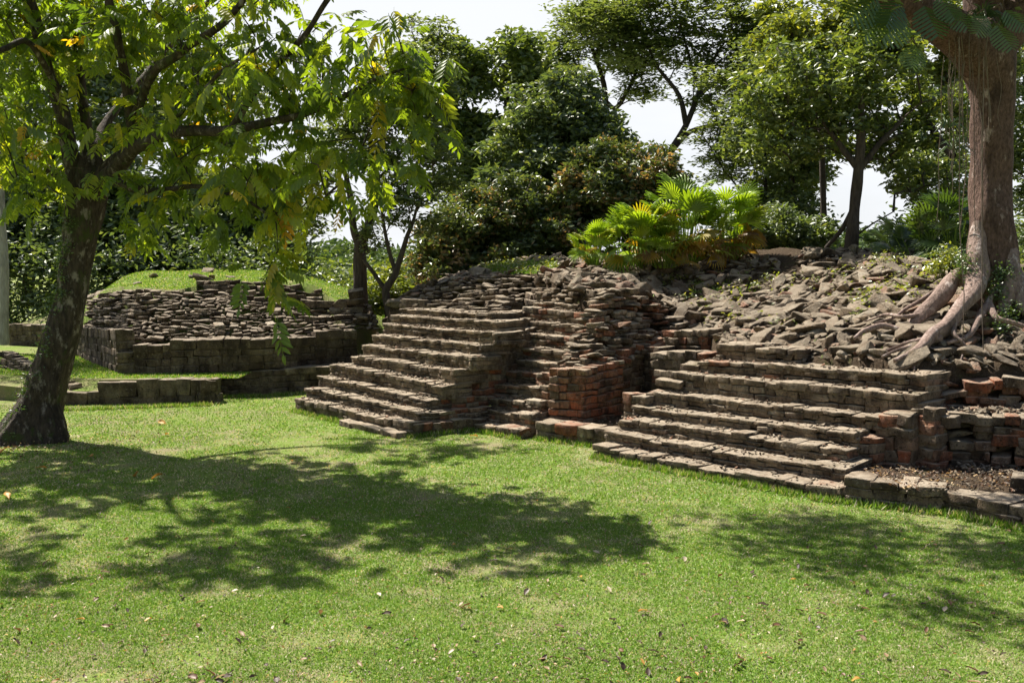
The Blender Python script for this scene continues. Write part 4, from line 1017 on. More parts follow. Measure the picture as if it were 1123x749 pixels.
# pale trunk at the far left
acc = Acc(); r0 = thing('pale_trunked_tree', 'tree with a pale slim trunk cut by the left edge of the photo', 'tree', at(4, 372, 34))
tube(acc, [at(4, 378, 34), at(4, 300, 34), at(1, 230, 34), at(-4, 120, 34), at(-6, 20, 34)], [.18, .15, .14, .12, .08], 10, noise=.02, res=4)
acc.build('trunk', M_BARK_G, r0)
acc = Acc(); C = lobe_clumps([(-20, 20, 34, 60, 50), (-40, 90, 34, 40, 40)], 40, rng, .3)
P = C[rng.integers(0, len(C), 5000)] + rng.normal(0, .4, (5000, 3)); leaves(acc, P, rng.uniform(.12, .22, 5000), rng.normal(.5, .2, 5000)); acc.build('crown', M_MID, r0, smooth=False)

# far wooded hills
def hill(name, pts, D, seed):
    """far wooded ridge as terrain with a leafy skin"""
    X = [at(x, y, D)[0] for x, y in pts]; Z = [at(x, y, D)[2] for x, y in pts]
    def hz(x, y):
        h = np.interp(x, X, Z) + 3
        return -3 + h*np.exp(-((y-D)/(D*.16))**2) + .6*fnoise(x, y, .16, seed)
    V, F = grid(min(X)-5, max(X)+5, D*.72, D*1.4, 90, 60, hz)
    me = mkmesh(name, V, [F]); me.materials.append(M_EARTH); COL.objects.link(kind(bpy.data.objects.new('hill', me), 'structure'))
    acc = Acc(); r = np.random.default_rng(seed)
    cx = r.uniform(min(X)-4, max(X)+4, 900); cy = r.uniform(D*.75, D*1.12, 900); C = np.stack([cx, cy, hz(cx, cy)], 1)
    k = 70; s = D/100
    off = r.normal(0, 1, (900*k, 3)); off /= np.linalg.norm(off, axis=1)[:, None]
    P = np.repeat(C, k, 0) + off*np.array([1.7, 1.7, 1.3])*s*np.repeat(r.uniform(.6, 1.3, 900), k)[:, None]
    leaves(acc, P, r.uniform(.5, .8, len(P))*s, r.normal(.5, .18, len(P)) + np.repeat(r.normal(0, .15, 900), k), .4, r)
    kind(acc.build('far_woods', M_HILL, smooth=False), 'stuff')
hill('hill', [(280, 300), (330, 292), (365, 280), (400, 282), (440, 290), (480, 285), (540, 292), (600, 300)], 150, 70)
hill('hill', [(860, 292), (905, 280), (940, 268), (970, 262), (1000, 266), (1040, 262), (1100, 270), (1180, 262)], 110, 71)
# low undergrowth closing the space beneath the trees
def undergrowth(pts, D, label_seed, mat, hgt=1.6):
    acc = Acc(); r = np.random.default_rng(label_seed); C = []
    for (x0, x1, ytop) in pts:
        for _ in range(int((x1-x0)/3.0)):
            x = r.uniform(x0, x1); d = D + r.uniform(-3, 3); t = at(x, ytop + r.uniform(-4, 14), d)
            for h in np.linspace(0, 1, 4): C.append([t[0], t[1], t[2]*(1-h) - 1.5*h])
    C = np.array(C); k = 90
    P = np.repeat(C, k, 0) + r.normal(0, .55, (len(C)*k, 3)); leaves(acc, P, r.uniform(.16, .34, len(P)), r.normal(.45, .22, len(P)), .5, r)
    kind(acc.build('undergrowth', mat, smooth=False), 'stuff')
undergrowth([(-60, 335, 285)], 44, 81, M_DARK)
undergrowth([(330, 480, 312)], 44, 83, M_MID)
undergrowth([(480, 800, 292), (800, 915, 268), (985, 1200, 262)], 38, 82, M_DARK)

# ------------------------------------------------------------------ fan palms on the mound
def fan_template(nseg=15, spread=2.2, seed=0):
    r = random.Random(seed); V = []; F = []
    for i in range(nseg):
        a = -spread/2*1.25 + spread*1.25*i/(nseg-1); w = .05; ln = 1.0*(.8 + .2*math.cos(a*.8))*r.uniform(.93, 1.05)
        ca, sa = math.cos(a), math.sin(a); b = len(V)
        for (t, ww, z) in ((.0, .01, 0), (.5, w*.95, .04), (.8, w*.8, .0), (1.0, .006, -.12*r.uniform(.6, 1.8))):
            for s in (-1, 0, 1):
                V.append((ca*t*ln - sa*ww*s, sa*t*ln + ca*ww*s, z + (.035 if s == 0 else 0)*(1 if t else 0)))
        for q in range(3):
            for s in range(2):
                p = b + q*3 + s; F.append((p, p+1, p+4, p+3))
    return np.array(V), np.array(F)
FANS = [fan_template(13, 2.0, 1), fan_template(15, 2.4, 2), fan_template(11, 1.6, 3)]
def fan_plant(label, cx, base_y, D, wpx, hpx, n, seed, tint=.45, group='bright fan palms on the mound', mat=None, dead=.16):
    r = np.random.default_rng(seed); s = D/FPX; b = at(cx, base_y, D)
    root = thing('fan_palm', label, 'palm', b, group); st = Acc(); fr = Acc()
    for i in range(n):
        low = r.random() < .35
        az = r.uniform(0, 6.28); rad = wpx*s/2*math.sqrt(r.random())
        ht = hpx*s*(r.uniform(.55, .95) if not low else r.uniform(.12, .5))*math.sqrt(max(0.15, 1 - (rad/(wpx*s/2))**2*.6))
        tip = b + np.array([math.cos(az)*rad, math.sin(az)*rad*.7, ht])
        root_p = b + np.array([math.cos(az)*rad*.35, math.sin(az)*rad*.3, -.1])
        mid = root_p*.5 + tip*.5 + np.array([0, 0, ht*.15])
        tube(st, [root_p, mid, tip], [.018, .013, .008], 5, A=(.3, 0, 0, 1), cap=False, res=3)
        out = np.array([math.cos(az), math.sin(az), 0]); pitch = r.uniform(.3, 1.35) if not low else r.uniform(-.9, .1)
        x = out*math.cos(pitch) + np.array([0, 0, math.sin(pitch)]); z = -out*math.sin(pitch) + np.array([0, 0, math.cos(pitch)])
        z = z + r.normal(0, .25, 3); z -= (z @ x)*x; z /= np.linalg.norm(z); y = np.cross(z, x)
        sz = r.uniform(.42, .72)*min(1, hpx*s/1.5)
        T = FANS[r.integers(3)]
        tn = r.uniform(.84, 1.0) if (low and r.random() < dead*2.6) or r.random() < dead*.3 else np.clip(r.normal(tint, .18), 0, .75)
        fr.inst(T, (np.stack([x, y, z], 1)*sz)[None], tip[None], np.array([[tn, 0, 0, 1]]))
    st.build('stems', M_PALM, root); fr.build('fronds', mat or M_PALM, root, smooth=False)
fan_plant('largest bright green fan palm, in the middle of the clump', 750, 286, 27.3, 74, 84, 70, 1, dead=.3)
fan_plant('bright fan palm at the lower left side of the main clump', 705, 290, 27.0, 54, 64, 50, 2)
fan_plant('fan palm with yellowing lower fronds at the right of the main clump', 800, 284, 27.8, 50, 86, 46, 3, .45, dead=.3)
fan_plant('small bright fan palm standing apart left of the clump', 652, 287, 27.3, 38, 38, 28, 4)
fan_plant('low fan palm with browning fronds at the foot of the clump', 728, 290, 26.6, 62, 38, 36, 5, .4, dead=.45)
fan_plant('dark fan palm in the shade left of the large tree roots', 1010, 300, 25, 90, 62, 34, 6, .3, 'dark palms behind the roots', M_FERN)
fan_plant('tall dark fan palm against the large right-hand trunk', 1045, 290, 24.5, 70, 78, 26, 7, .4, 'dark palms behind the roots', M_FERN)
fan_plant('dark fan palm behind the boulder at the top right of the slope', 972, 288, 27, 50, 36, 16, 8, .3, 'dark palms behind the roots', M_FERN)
tree('shrub', 'small yellow-green shrub growing against the base of the large tree', 'shrub', (1040, 302, 21.2), [(1040, 306, 21.2, .03), (1040, 285, 21.2, .02)],
     [(1040, 285, 21.2, 18, 14), (1028, 294, 21, 10, 8)], 22, 60, .12, M_BRIGHT, seed=90, clump=.2)

# ------------------------------------------------------------------ large tree on the ruin at right
rR = thing('buttressed_tree', 'large smooth pink-brown tree with thick roots gripping the ruined wall at right', 'tree', at(1088, 320, 19.4))
acc = Acc()
TP = [(1096, 345, 19.3, .62), (1093, 318, 19.4, .56), (1089, 290, 19.4, .50), (1087, 260, 19.4, .465), (1087, 210, 19.5, .44), (1088, 160, 19.5, .405), (1088, 110, 19.5, .43), (1086, 75, 19.5, .50), (1085, 48, 19.5, .56), (1089, 28, 19.5, .50)]
tube(acc, [at(x, y, D) for x, y, D, _ in TP], [q[3]*.93 for q in TP], 24, noise=.05, res=6, ridges=.05)
for br in ([(1080, 70, 19.5, .45), (1055, 42, 19.2, .40), (1025, 22, 18.8, .33), (995, 8, 18.5, .28), (955, -20, 18, .22), (900, -70, 17.6, .17), (820, -130, 17.6, .14), (700, -185, 18, .11), (560, -215, 18.4, .08), (450, -230, 18.6, .04)],
           [(1090, 50, 19.5, .45), (1115, 15, 19.6, .38), (1140, -30, 19.8, .3), (1170, -120, 20, .2), (1190, -220, 20, .1)],
           [(1086, 45, 19.5, .42), (1075, -10, 19.6, .33), (1065, -80, 19.4, .26), (1040, -180, 18.8, .16), (1000, -290, 18.2, .08)]):
    tube(acc, [at(x, y, D) for x, y, D, _ in br], [q[3] for q in br], 14, noise=.05, res=5, ridges=.05)
acc.build('trunk', M_BARK_R, rR)
ROOTS = [[(1030, 362, 17.95, .07), (1012, 380, 17.6, .05), (1003, 398, 17.4, .04), (1000, 412, 17.3, .015)], [(1052, 345, 18.2, .06), (1048, 366, 17.8, .045), (1058, 382, 17.6, .035), (1052, 400, 17.4, .015)], [(1015, 345, 18.8, .05), (990, 348, 18.8, .045), (968, 342, 19.2, .035), (945, 350, 19.2, .015)],
         [(1076, 245, 19.25, .16), (1071, 285, 18.95, .20), (1066, 316, 18.6, .20), (1053, 338, 18.3, .20), (1037, 356, 18.05, .185), (1022, 370, 17.8, .15), (1008, 383, 17.6, .09), (996, 391, 17.5, .05), (980, 398, 17.45, .03)],
         [(1070, 285, 19.4, .14), (1050, 304, 19.2, .15), (1037, 321, 19.0, .16), (1021, 338, 18.9, .15), (1006, 351, 18.8, .10), (996, 362, 18.75, .03)],
         [(1060, 306, 19.4, .10), (1030, 318, 19.4, .07), (1008, 328, 19.4, .05), (985, 345, 19.1, .04), (960, 356, 18.9, .02)],
         [(1092, 315, 18.9, .10), (1084, 332, 18.5, .075), (1076, 350, 18.1, .06), (1062, 366, 17.9, .05), (1040, 378, 17.65, .04)],
         [(1084, 332, 18.5, .07), (1092, 346, 18.1, .065), (1106, 353, 17.9, .055), (1122, 358, 17.8, .04)],
         [(1034, 372, 17.8, .10), (1010, 374, 17.8, .075), (985, 378, 17.9, .05), (962, 388, 17.9, .03)],
         [(1044, 358, 18.1, .08), (1020, 372, 17.9, .06), (992, 384, 17.7, .045), (970, 394, 17.6, .02)],
         [(1110, 300, 19.0, .2), (1118, 325, 18.7, .2), (1135, 350, 18.3, .16), (1155, 378, 17.8, .1)],
         [(1000, 366, 18.3, .05), (975, 360, 18.6, .06), (950, 366, 18.6, .05), (938, 374, 18.5, .03)],
         [(1104, 270, 19.2, .16), (1108, 300, 18.9, .19), (1104, 325, 18.7, .17), (1100, 345, 18.5, .1)]]
for rt in ROOTS:
    acc = Acc(); tube(acc, [at(x, y, D) for x, y, D, _ in rt], [q[3]*.86 for q in rt], 12, noise=.07, res=7, ridges=.12); acc.build('root', M_ROOT, rR)
acc = Acc()
rl = np.random.default_rng(5)
Pm = np.concatenate([at(x, y, D) + rl.normal(0, .11, (n, 3)) for x, y, D, n in ((1060, 296, 18.85, 500), (1058, 286, 18.9, 260), (1098, 300, 18.75, 420), (1090, 320, 18.6, 420), (1108, 340, 18.2, 200), (1100, 355, 18.0, 240))])
leaves(acc, Pm, rl.uniform(.03, .07, len(Pm)), rl.normal(.5, .3, len(Pm)), .3, rl); acc.build('moss', M_FERN, rR, smooth=False)
# its own crown, above the top of the picture
acc = Acc()
CL = [(880, -80, 17.8, 150, 60), (1000, -120, 18.5, 140, 80), (760, -160, 17, 110, 50), (1120, -150, 19, 140, 90), (1000, -250, 18, 200, 80), (1180, -60, 19, 90, 60), (520, -215, 18.6, 90, 30, 1.8), (430, -200, 18.2, 60, 30, 1.4), (620, -190, 18, 60, 30, 1.0), (470, -250, 19.8, 60, 30, 1), (505, -290, 15.8, 26, 20, .5)]
C = lobe_clumps(CL, 230, rl, .1); Pm = np.repeat(C, 60, 0) + rl.normal(0, .33, (len(C)*60, 3))
Pm = Pm[to_px(Pm)[1] < 12]
leaves(acc, Pm, rl.uniform(.16, .28, len(Pm)), rl.normal(.45, .2, len(Pm)), .6, rl); acc.build('crown', M_MID, rR, smooth=False)
# climbing plants and hanging roots
rV = thing('climbing_plant', 'split-leaved climber hanging from the bough of the large tree', 'plant', at(1000, 30, 18.4))
def split_leaf(acc, p, x, z, s, r):
    y = np.cross(z, x); V = []; F = []
    for k in range(9):
        t0 = .08 + k*.1; w = .46*math.sin(math.pi*min(1, (t0+.12)*.92))**.7
        for sd in (-1, 1):
            b = len(V); a = .35*sd
            for (u, v, h) in ((t0, 0, 0), (t0+.075, 0, 0), (t0+.105+w*.25, sd*w, -.08), (t0+.05+w*.25, sd*w, -.08)): V.append((u, v, h))
            F.append((b, b+1, b+2, b+3))
    V = np.array(V); acc.inst((V, np.array(F)), (np.stack([x, y, z], 1)*s)[None], p[None], np.array([[r.uniform(.2, .9), 0, 0, 1]]))
acc = Acc(); st = Acc()
for (px_, py_, dx, sc) in ((965, 8, -1, .8), (992, 22, -.6, .85), (1012, 16, .2, .75), (975, 30, -.9, .7), (1040, 20, .5, .55), (1092, 38, .3, .6), (1082, 28, -.5, .5), (1004, 60, -.2, .55), (985, 10, -.4, .7), (1030, 6, .3, .6), (1100, 22, .7, .55)):
    p = at(px_, py_ - 12, 18.0); x = np.array([dx, -.35, -.75]); x /= np.linalg.norm(x); z = np.array([.1, -.8, .45]); z -= (z@x)*x; z /= np.linalg.norm(z)
    split_leaf(acc, p, x, z, sc, rl); st = Acc(); tube(st, [p + [0, .35, .1], p + [0, .1, .12], p], [.015, .012, .01], 5, cap=False); st.build('stem', M_VINE, rV)
acc.build('leaves', M_FERN, rV, smooth=False)
rH = thing('hanging_roots', 'curtain of thin aerial roots hanging from the crotch of the large tree', 'roots', at(1060, 100, 19))
for i in range(22):
    x = rl.uniform(1042, 1092) if i < 18 else rl.uniform(1030, 1056); y0 = rl.uniform(30, 70); y1 = y0 + rl.uniform(60, 190) if i < 18 else rl.uniform(130, 300); D = 18.75 if i < 18 else 19.2
    if i in (3, 9): y1 = 395; D = 17.6
    acc = Acc(); n = 6; w = np.cumsum(rl.normal(0, 2.2, n))
    tube(acc, [at(x + w[q], y0 + (y1-y0)*q/(n-1), D) for q in range(n)], [rl.uniform(.004, .011)]*n, 5, res=2); acc.build('root', M_VINE, rH)
rEp = thing('air_plant', 'tufts of strap leaves growing in the crotch of the large tree', 'plant', at(1060, 40, 18.8))
acc = Acc()
for (cx_, cy_, n_) in ((1056, 30, 60), (1078, 20, 70), (1040, 140, 22), (1046, 165, 26), (1100, 30, 40)):
    c = at(cx_, cy_, 18.8)
    for _ in range(n_):
        d = rl.normal(0, 1, 3); d[2] = abs(d[2])*.8; d /= np.linalg.norm(d); ln = rl.uniform(.2, .5)
        tube(acc, [c, c + d*ln*.5 + [0, 0, .05], c + d*ln - [0, 0, .12]], [.012, .014, .002], 3, A=(rl.random(), 0, 0, 1), cap=False)
acc.build('leaves', M_FERN, rEp, smooth=False)

# ------------------------------------------------------------------ foreground tree at left
rF = thing('leaning_tree', 'large tree with a dark mossy leaning trunk and long drooping compound leaves, at left', 'tree', atz(38, 486, 0))
D0 = float(atz(38, 480, 0)[1])
acc = Acc()
TR = [(30, 496, 0, .90), (35, 478, 0, .72), (43, 450, 0, .46), (54, 415, 0, .38), (66, 375, 0, .345), (76, 330, 0, .31), (84, 285, 0, .305), (90, 245, 0, .325), (96, 212, 0, .36), (98, 190, 0, .34), (97, 172, 0, .22)]
tube(acc, [at(x, y, D0) for x, y, _, _ in TR], [q[3] for q in TR], 22, noise=.05, res=5, ridges=.12)
for (dx, sc) in ((-38, .28), (-14, .3), (18, .26), (30, .2)):       # root flare
    tube(acc, [at(48, 430, D0), at(40 + dx*.5, 470, D0 - .2), at(36 + dx, 492, D0 - .3), at(34 + dx*1.4, 500, D0 - .35)], [.3, .34, sc, .08], 12, noise=.04, res=4)
acc.build('trunk', M_BARK_L, rF)
LIMBS = [[(90, 215, 0, .22), (78, 175, -.2, .17), (68, 125, -.3, .145), (52, 75, -.4, .13), (40, 30, -.4, .12), (22, -20, -.5, .11), (-10, -100, -.6, .07), (-30, -180, -.8, .03)],
         [(98, 200, 0, .18), (97, 155, .3, .12), (91, 110, .5, .10), (86, 60, .6, .09), (80, 0, .7, .08), (85, -90, 1, .06), (95, -190, 1.2, .03)],
         [(104, 205, 0, .2), (124, 180, -.3, .15), (146, 160, -.6, .12), (143, 128, -.8, .10), (136, 80, -1, .09), (128, 35, -1.2, .08), (118, -20, -1.4, .07), (130, -130, -2, .04), (150, -220, -2.3, .02)],
         [(104, 212, 0, .22), (122, 190, -.6, .17), (150, 163, -1.2, .13), (175, 150, -1.8, .11), (205, 144, -2.3, .10), (254, 143, -3, .085), (300, 134, -3.3, .07), (336, 125, -3.6, .055), (380, 104, -4, .045), (413, 88, -4.3, .03), (450, 72, -4.6, .015)],
         [(146, 130, -.8, .09), (170, 80, -1.4, .085), (200, 56, -2, .08), (240, 30, -2.6, .065), (268, 0, -3, .055), (300, -50, -3.4, .04), (340, -120, -4, .02)],
         [(254, 143, -3, .07), (285, 95, -3.2, .055), (312, 62, -3.5, .055), (338, 32, -3.8, .05), (360, 0, -4, .045), (400, -60, -4.4, .03)],
         [(175, 150, -1.8, .08), (195, 128, -2, .05), (222, 100, -2.4, .045), (250, 73, -2.8, .03), (290, 50, -3, .02)],
         [(91, 215, .2, .15), (60, 190, .8, .1), (20, 165, 1.5, .08), (-40, 140, 2.2, .05), (-110, 110, 3, .03)],
         [(70, 120, -.3, .08), (35, 50, -1.4, .06), (0, 55, -2, .05), (-60, 60, -2.8, .03)],
         [(98, 195, 0, .14), (120, 130, 1.4, .09), (170, 70, 3, .07), (230, 0, 4.2, .05), (280, -90, 5.2, .03)],
         [(115, 195, -.3, .10), (160, 210, -1.4, .06), (210, 205, -2.2, .045), (262, 215, -2.9, .03), (300, 240, -3.2, .02)]]
wood = []
for lm in LIMBS:
    acc = Acc(); lp = [at(x, y, D0 + d) for x, y, d, _ in lm]; tube(acc, lp, [q[3] for q in lm], 10, noise=.03, res=5, ridges=.05); acc.build('branch', M_BARK_L, rF)
    for a, b in zip(lp[1:-1], lp[2:]): wood += [a, (a+b)/2]
    wood.append(lp[-1])
def compound_template(pairs=6, seed=0, droop=.5):
    r = random.Random(seed); V = []; F = []
    def leaflet(p, x, s, w):
        x = np.array(x); x /= np.linalg.norm(x); y = np.cross((0, 0, 1.), x); y /= np.linalg.norm(y); b = len(V)
        for (t, ww, h) in ((0, .02, 0), (.38, w, .03), (.75, w*.72, -.03), (1, .01, -.16)):
            for sd in (-1, 0, 1): V.append(np.array(p) + s*(x*t + y*ww*sd + np.array([0, 0, h + (-.05 if sd == 0 and 0 < t < 1 else 0)])))
        for q in range(3):
            for sd in range(2): k = b + q*3 + sd; F.append((k, k+1, k+4, k+3))
    for i in range(pairs):
        t = .25 + .75*i/pairs; z = -droop*t*t*.6; s = (.31 + .11*math.sin(t*3))*r.uniform(.9, 1.1)
        for sd in (-1, 1): leaflet((t, 0, z), (.5, sd*r.uniform(.8, 1.1), -.25 - droop*.7*r.uniform(.3, 1.5)), s, .215)
    leaflet((1, 0, -droop*.6), (1, .05, -.6), .32, .21)
    b = len(V)
    for t in (0, .35, .7, 1.0):
        for sd in (-1, 1): V.append(np.array([t, .008*sd, -droop*t*t*.6]))
    for q in range(3): k = b + q*2; F.append((k, k+1, k+3, k+2))
    return np.array(V), np.array(F)
COMP = [compound_template(5, 1, .5), compound_template(5, 2, .9), compound_template(4, 3, .3), compound_template(5, 4, 1.2)]
rf = np.random.default_rng(77)
FL = [(60, 60, D0-.5, 80, 60, 2.2), (150, 60, D0-1, 80, 60, 2.4), (240, 90, D0-2, 80, 55, 2.4), (320, 90, D0-3.2, 80, 50, 2.2), (395, 85, D0-4, 62, 42, 1.8), (440, 110, D0-4, 44, 44, 1.4), (462, 95, D0-4.4, 24, 34, 1.0), (450, 160, D0-4.2, 28, 22, .9),
      (300, 170, D0-3, 80, 45, 2), (380, 165, D0-3.8, 62, 40, 1.6), (210, 160, D0-2, 70, 50, 2), (100, 160, D0-.8, 80, 45, 1.8), (20, 150, D0, 60, 55, 2), (-40, 100, D0+1, 60, 90, 2.5),
      (325, 225, D0-3.4, 44, 40, 1.3), (305, 290, D0-3.6, 26, 40, .8), (255, 225, D0-2.8, 50, 30, 1.2), (180, 215, D0-1.6, 60, 26, 1.2), (140, 250, D0-.9, 22, 16, .6), (30, 215, D0-.4, 40, 26, 1.2), (380, 215, D0-3.6, 28, 24, .9), (440, 40, D0-4.3, 36, 26, 1.2), (20, 20, D0, 70, 50, 2), (200, 15, D0-1.5, 50, 26, 1.4), (285, 25, D0-2.8, 45, 26, 1.4), (350, 30, D0-3.6, 40, 26, 1.2), (420, 60, D0-4.2, 40, 30, 1.2), (120, 10, D0+1, 60, 30, 1.4)]
FU = [(60, -60, D0, 110, 70, 2.8), (200, -60, D0-1.5, 110, 60, 2.8), (330, -50, D0-3, 80, 45, 2.2), (120, -170, D0-.5, 120, 70, 2.8), (260, -150, D0-2, 90, 55, 2.6), (-60, -60, D0+.5, 90, 90, 2.6), (60, -260, D0, 110, 60, 2.4), (230, -30, D0+3.5, 120, 50, 2), (-60, -190, D0-3.2, 110, 60, 1.8), (40, -200, D0-3.8, 90, 50, 1.6), (-110, 60, D0, 70, 60, 2), (-100, -20, D0+.5, 70, 50, 2), (-130, -120, D0-1, 80, 60, 2), (-140, -185, 17.2, 70, 50, 1.6)]
FL = [(a_, b_, c_, d_, e_, f_*.7) for a_, b_, c_, d_, e_, f_ in FL]
C1 = lobe_clumps(FL, 360, rf, .1)
qx, qy = to_px(C1); C1 = C1[~((qx > 20) & (qx < 170) & (qy > 50) & (qy < 215) & (C1[:, 1] < D0) & (rf.random(len(C1)) < .6))]
C2 = lobe_clumps(FU, 265, rf, .1)
acc = Acc(); CC = np.concatenate([C1, C2]); grow(acc, wood, CC, rf, .022, .12, 5); kind(acc.build('twigs', M_BARK_L, rF), 'stuff')
px, py = to_px(CC)
acc = Acc(); per = 5; k = len(CC)*per; w = np.repeat(np.arange(len(CC)), per)
yaw = rf.uniform(0, 6.28, k); pit = rf.normal(-.25, .4, k)
x = np.stack([np.cos(yaw)*np.cos(pit), np.sin(yaw)*np.cos(pit), np.sin(pit)], 1); z = np.stack([-np.cos(yaw)*np.sin(pit), -np.sin(yaw)*np.sin(pit), np.cos(pit)], 1) + rf.normal(0, .3, (k, 3))
z -= (z*x).sum(1)[:, None]*x; z /= np.linalg.norm(z, axis=1)[:, None]; y = np.cross(z, x)
Mx = np.stack([x, y, z], 2)*rf.uniform(.31, .55, k)[:, None, None]; P = CC[w] + rf.normal(0, .16, (k, 3))
tn = np.clip(rf.normal(.42, .2, k) + rf.normal(0, .12, len(CC))[w], 0, .9); tn = np.where(rf.random(k) < .02, rf.uniform(.92, 1, k), tn)
ty = rf.integers(0, 4, k); At = np.stack([tn, rf.random(k), 0*tn, 0*tn+1], 1)
for q in range(4): m_ = ty == q; acc.inst(COMP[q], Mx[m_], P[m_], At[m_])
acc.build('crown', M_LF, rF, smooth=False)
acc = Acc()
Pm = []
for _ in range(90):                       # ferns and moss on the trunk
    i = rf.integers(0, 8); u = rf.random(); a = TR[i]; b = TR[i+1]; p = at(a[0]*(1-u)+b[0]*u, a[1]*(1-u)+b[1]*u, D0); rad = a[3]*(1-u)+b[3]*u
    th = rf.uniform(2.6, 4.6); Pm.append(p + np.array([math.cos(th)*rad, math.sin(th)*rad, 0]) + rf.normal(0, .07, (45, 3)))
Pm = np.concatenate(Pm); leaves(acc, Pm, rf.uniform(.03, .08, len(Pm)), rf.normal(.5, .3, len(Pm)), .3, rf); acc.build('moss', M_FERN, rF, smooth=False)

# ------------------------------------------------------------------ grass
BLADE = (np.array([[-.5, 0, 0], [.5, 0, 0], [.32, .25, .6], [0, .6, 1.0]]), np.array([[0, 1, 2, 3]]))
TRI = (np.array([[-.5, 0, 0], [.5, 0, 0], [0, .7, .85]]), np.array([[0, 1, 2]]))
rgx = np.random.default_rng(99)
def blocked(x, y):
    b = np.zeros(len(x), bool)
    # under the masonry: behind the front lines of the platforms
    def behind(P, n, e, t0, t1): 
        d = np.stack([x-P[0], y-P[1]], 1); s = d @ e; return (d @ n > -.02) & (s > t0) & (s < t1)
    b |= behind(A0, nA, eA, -4.85, .0) | behind(B0, nA, eA, -1.6, .1) | behind(C0, nC, eC, -4.9, .05)
    b |= (y > np.interp(x, [g0[0], g1[0]], [g0[1], g1[1]])) & (x > g0[0]-.1) & (x < g1[0]+.4)
    b |= (x > e0[0]-.1) & (y > np.interp(x, [e0[0], e1[0], e2[0], e3[0]], [e0[1], e1[1], e2[1], e3[1]]) - .02)
    b |= (np.abs(x - at(237, 440, 25.7)[0]) < 8) & (x < at(237, 440, 25.7)[0]) & (y > 25.6)
    b |= (y > 27.3) & (x < -5) | (y > 29) | (x > A0[0]+.2) & (y > 21.6)
    return b
acc = Acc()
zones = ((8.3, 11, 190000, .012, .028), (11, 15, 220000, .015, .030), (15, 21, 190000, .02, .033), (21, 28.5, 100000, .028, .038))
for (ya, yb, n, w_, h_) in zones:
    y = rgx.uniform(ya, yb, n); x = rgx.uniform(-1, 1, n)*(y*.53 + .3)
    f = fnoise(x, y, .9, 3)*.5 + fnoise(x, y, 3.5, 4)*.35
    bare = np.clip(fnoise(x, y, .8, 9)*.6 + fnoise(x, y, 3.2, 10)*.6 - .05 + .5*np.exp(-((x+5)/4.5)**2 - ((y-17)/3)**2) + .8*np.exp(-((x-2.0)/1.3)**2 - ((y-18.2)/1.2)**2) + .7*np.exp(-((x+9.3)/2)**2 - ((y-20)/1.3)**2), 0, .88); keep = (rgx.random(n) < np.clip(.95 - f*.3 - bare, .12, 1)) & ~blocked(x, y); x, y, f = x[keep], y[keep], f[keep]; k = len(x)
    M = rand_rot(k, (0, 6.28), .25, rgx); sc = np.stack([rgx.uniform(.6, 1.3, k)*w_, rgx.uniform(.6, 1.6, k)*h_, rgx.uniform(.5, 1.2, k)*h_], 1)
    g2 = fnoise(x, y, .8, 9)*.6 + fnoise(x, y, 3.2, 10)*.6; dry = np.clip(.10 + .5*bare[keep], .08, .7)
    t = np.where(rgx.random(k) < dry, rgx.uniform(.8, 1, k), np.clip(rgx.normal(.4, .2, k), 0, .75))
    acc.inst(TRI, M*sc[:, None, :], np.stack([x, y, lawn_z(x, y)], 1), np.stack([t, t, t, t*0+1], 1))
kind(acc.build('grass', M_GRASS, smooth=False), 'stuff')
# grass on the low platform and on the left mound
acc = Acc(); n = 60000
x = rgx.uniform(-17, -6, n); y = rgx.uniform(26, 33, n); ok = (y < 27.4 + np.clip(-10.4 - x, 0, 9)*1.6) & (y > 26.0) & ((x > -12.5) | (y > 26.8)) & (x < -7.2); x, y = x[ok], y[ok]
z = np.full(len(x), .62)
n = 70000; x2 = rgx.uniform(-17, -3, n); y2 = rgx.uniform(30.5, 42, n); d = y2 - np.interp(x2, lx, ly); ok = d > .1; x2, y2 = x2[ok], y2[ok]; z2 = left_z(x2, y2)
ok = z2 > 1.5; x = np.concatenate([x, x2[ok]]); y = np.concatenate([y, y2[ok]]); z = np.concatenate([z, z2[ok]]); k = len(x)
M = rand_rot(k, (0, 6.28), .25, rgx); sc = np.stack([np.full(k, .035), np.full(k, .05), rgx.uniform(.03, .07, k)], 1)
t = np.where(rgx.random(k) < .15, rgx.uniform(.8, 1, k), np.clip(rgx.normal(.5, .2, k), 0, .75))
acc.inst(TRI, M*sc[:, None, :], np.stack([x, y, z], 1), np.stack([t, t, t, t*0+1], 1))
# weeds and grass among the stones of the mound
P, px, py = mound_samples(60000, .1, 8, 44); q = grassy(px, py) | (rgx.random(len(px)) < .03); q |= (px > 880) & (py < 315) & (rgx.random(len(px)) < .22)
P = P[q]; k = len(P); M = rand_rot(k, (0, 6.28), .3, rgx); sc = np.stack([np.full(k, .03), np.full(k, .08), rgx.uniform(.04, .13, k)], 1)
acc.inst(TRI, M*sc[:, None, :], P, np.stack([np.clip(rgx.normal(.55, .2, k), 0, 1)]*3 + [np.ones(k)], 1))
kind(acc.build('turf_grass', M_GRASS, smooth=False), 'stuff')
acc = Acc()                                       # low weeds on the mound
P, px, py = mound_samples(5000, .1, 8, 45); q = (grassy(px, py) & (rgx.random(len(px)) < .5)) | ((px > 770) & (py < 325) & (rgx.random(len(px)) < .2)); P = P[q]
Pw = np.repeat(P, 9, 0) + rgx.normal(0, .07, (len(P)*9, 3)) + [0, 0, .08]; leaves(acc, Pw, rgx.uniform(.05, .11, len(Pw)), rgx.normal(.5, .25, len(Pw)), .6, rgx)
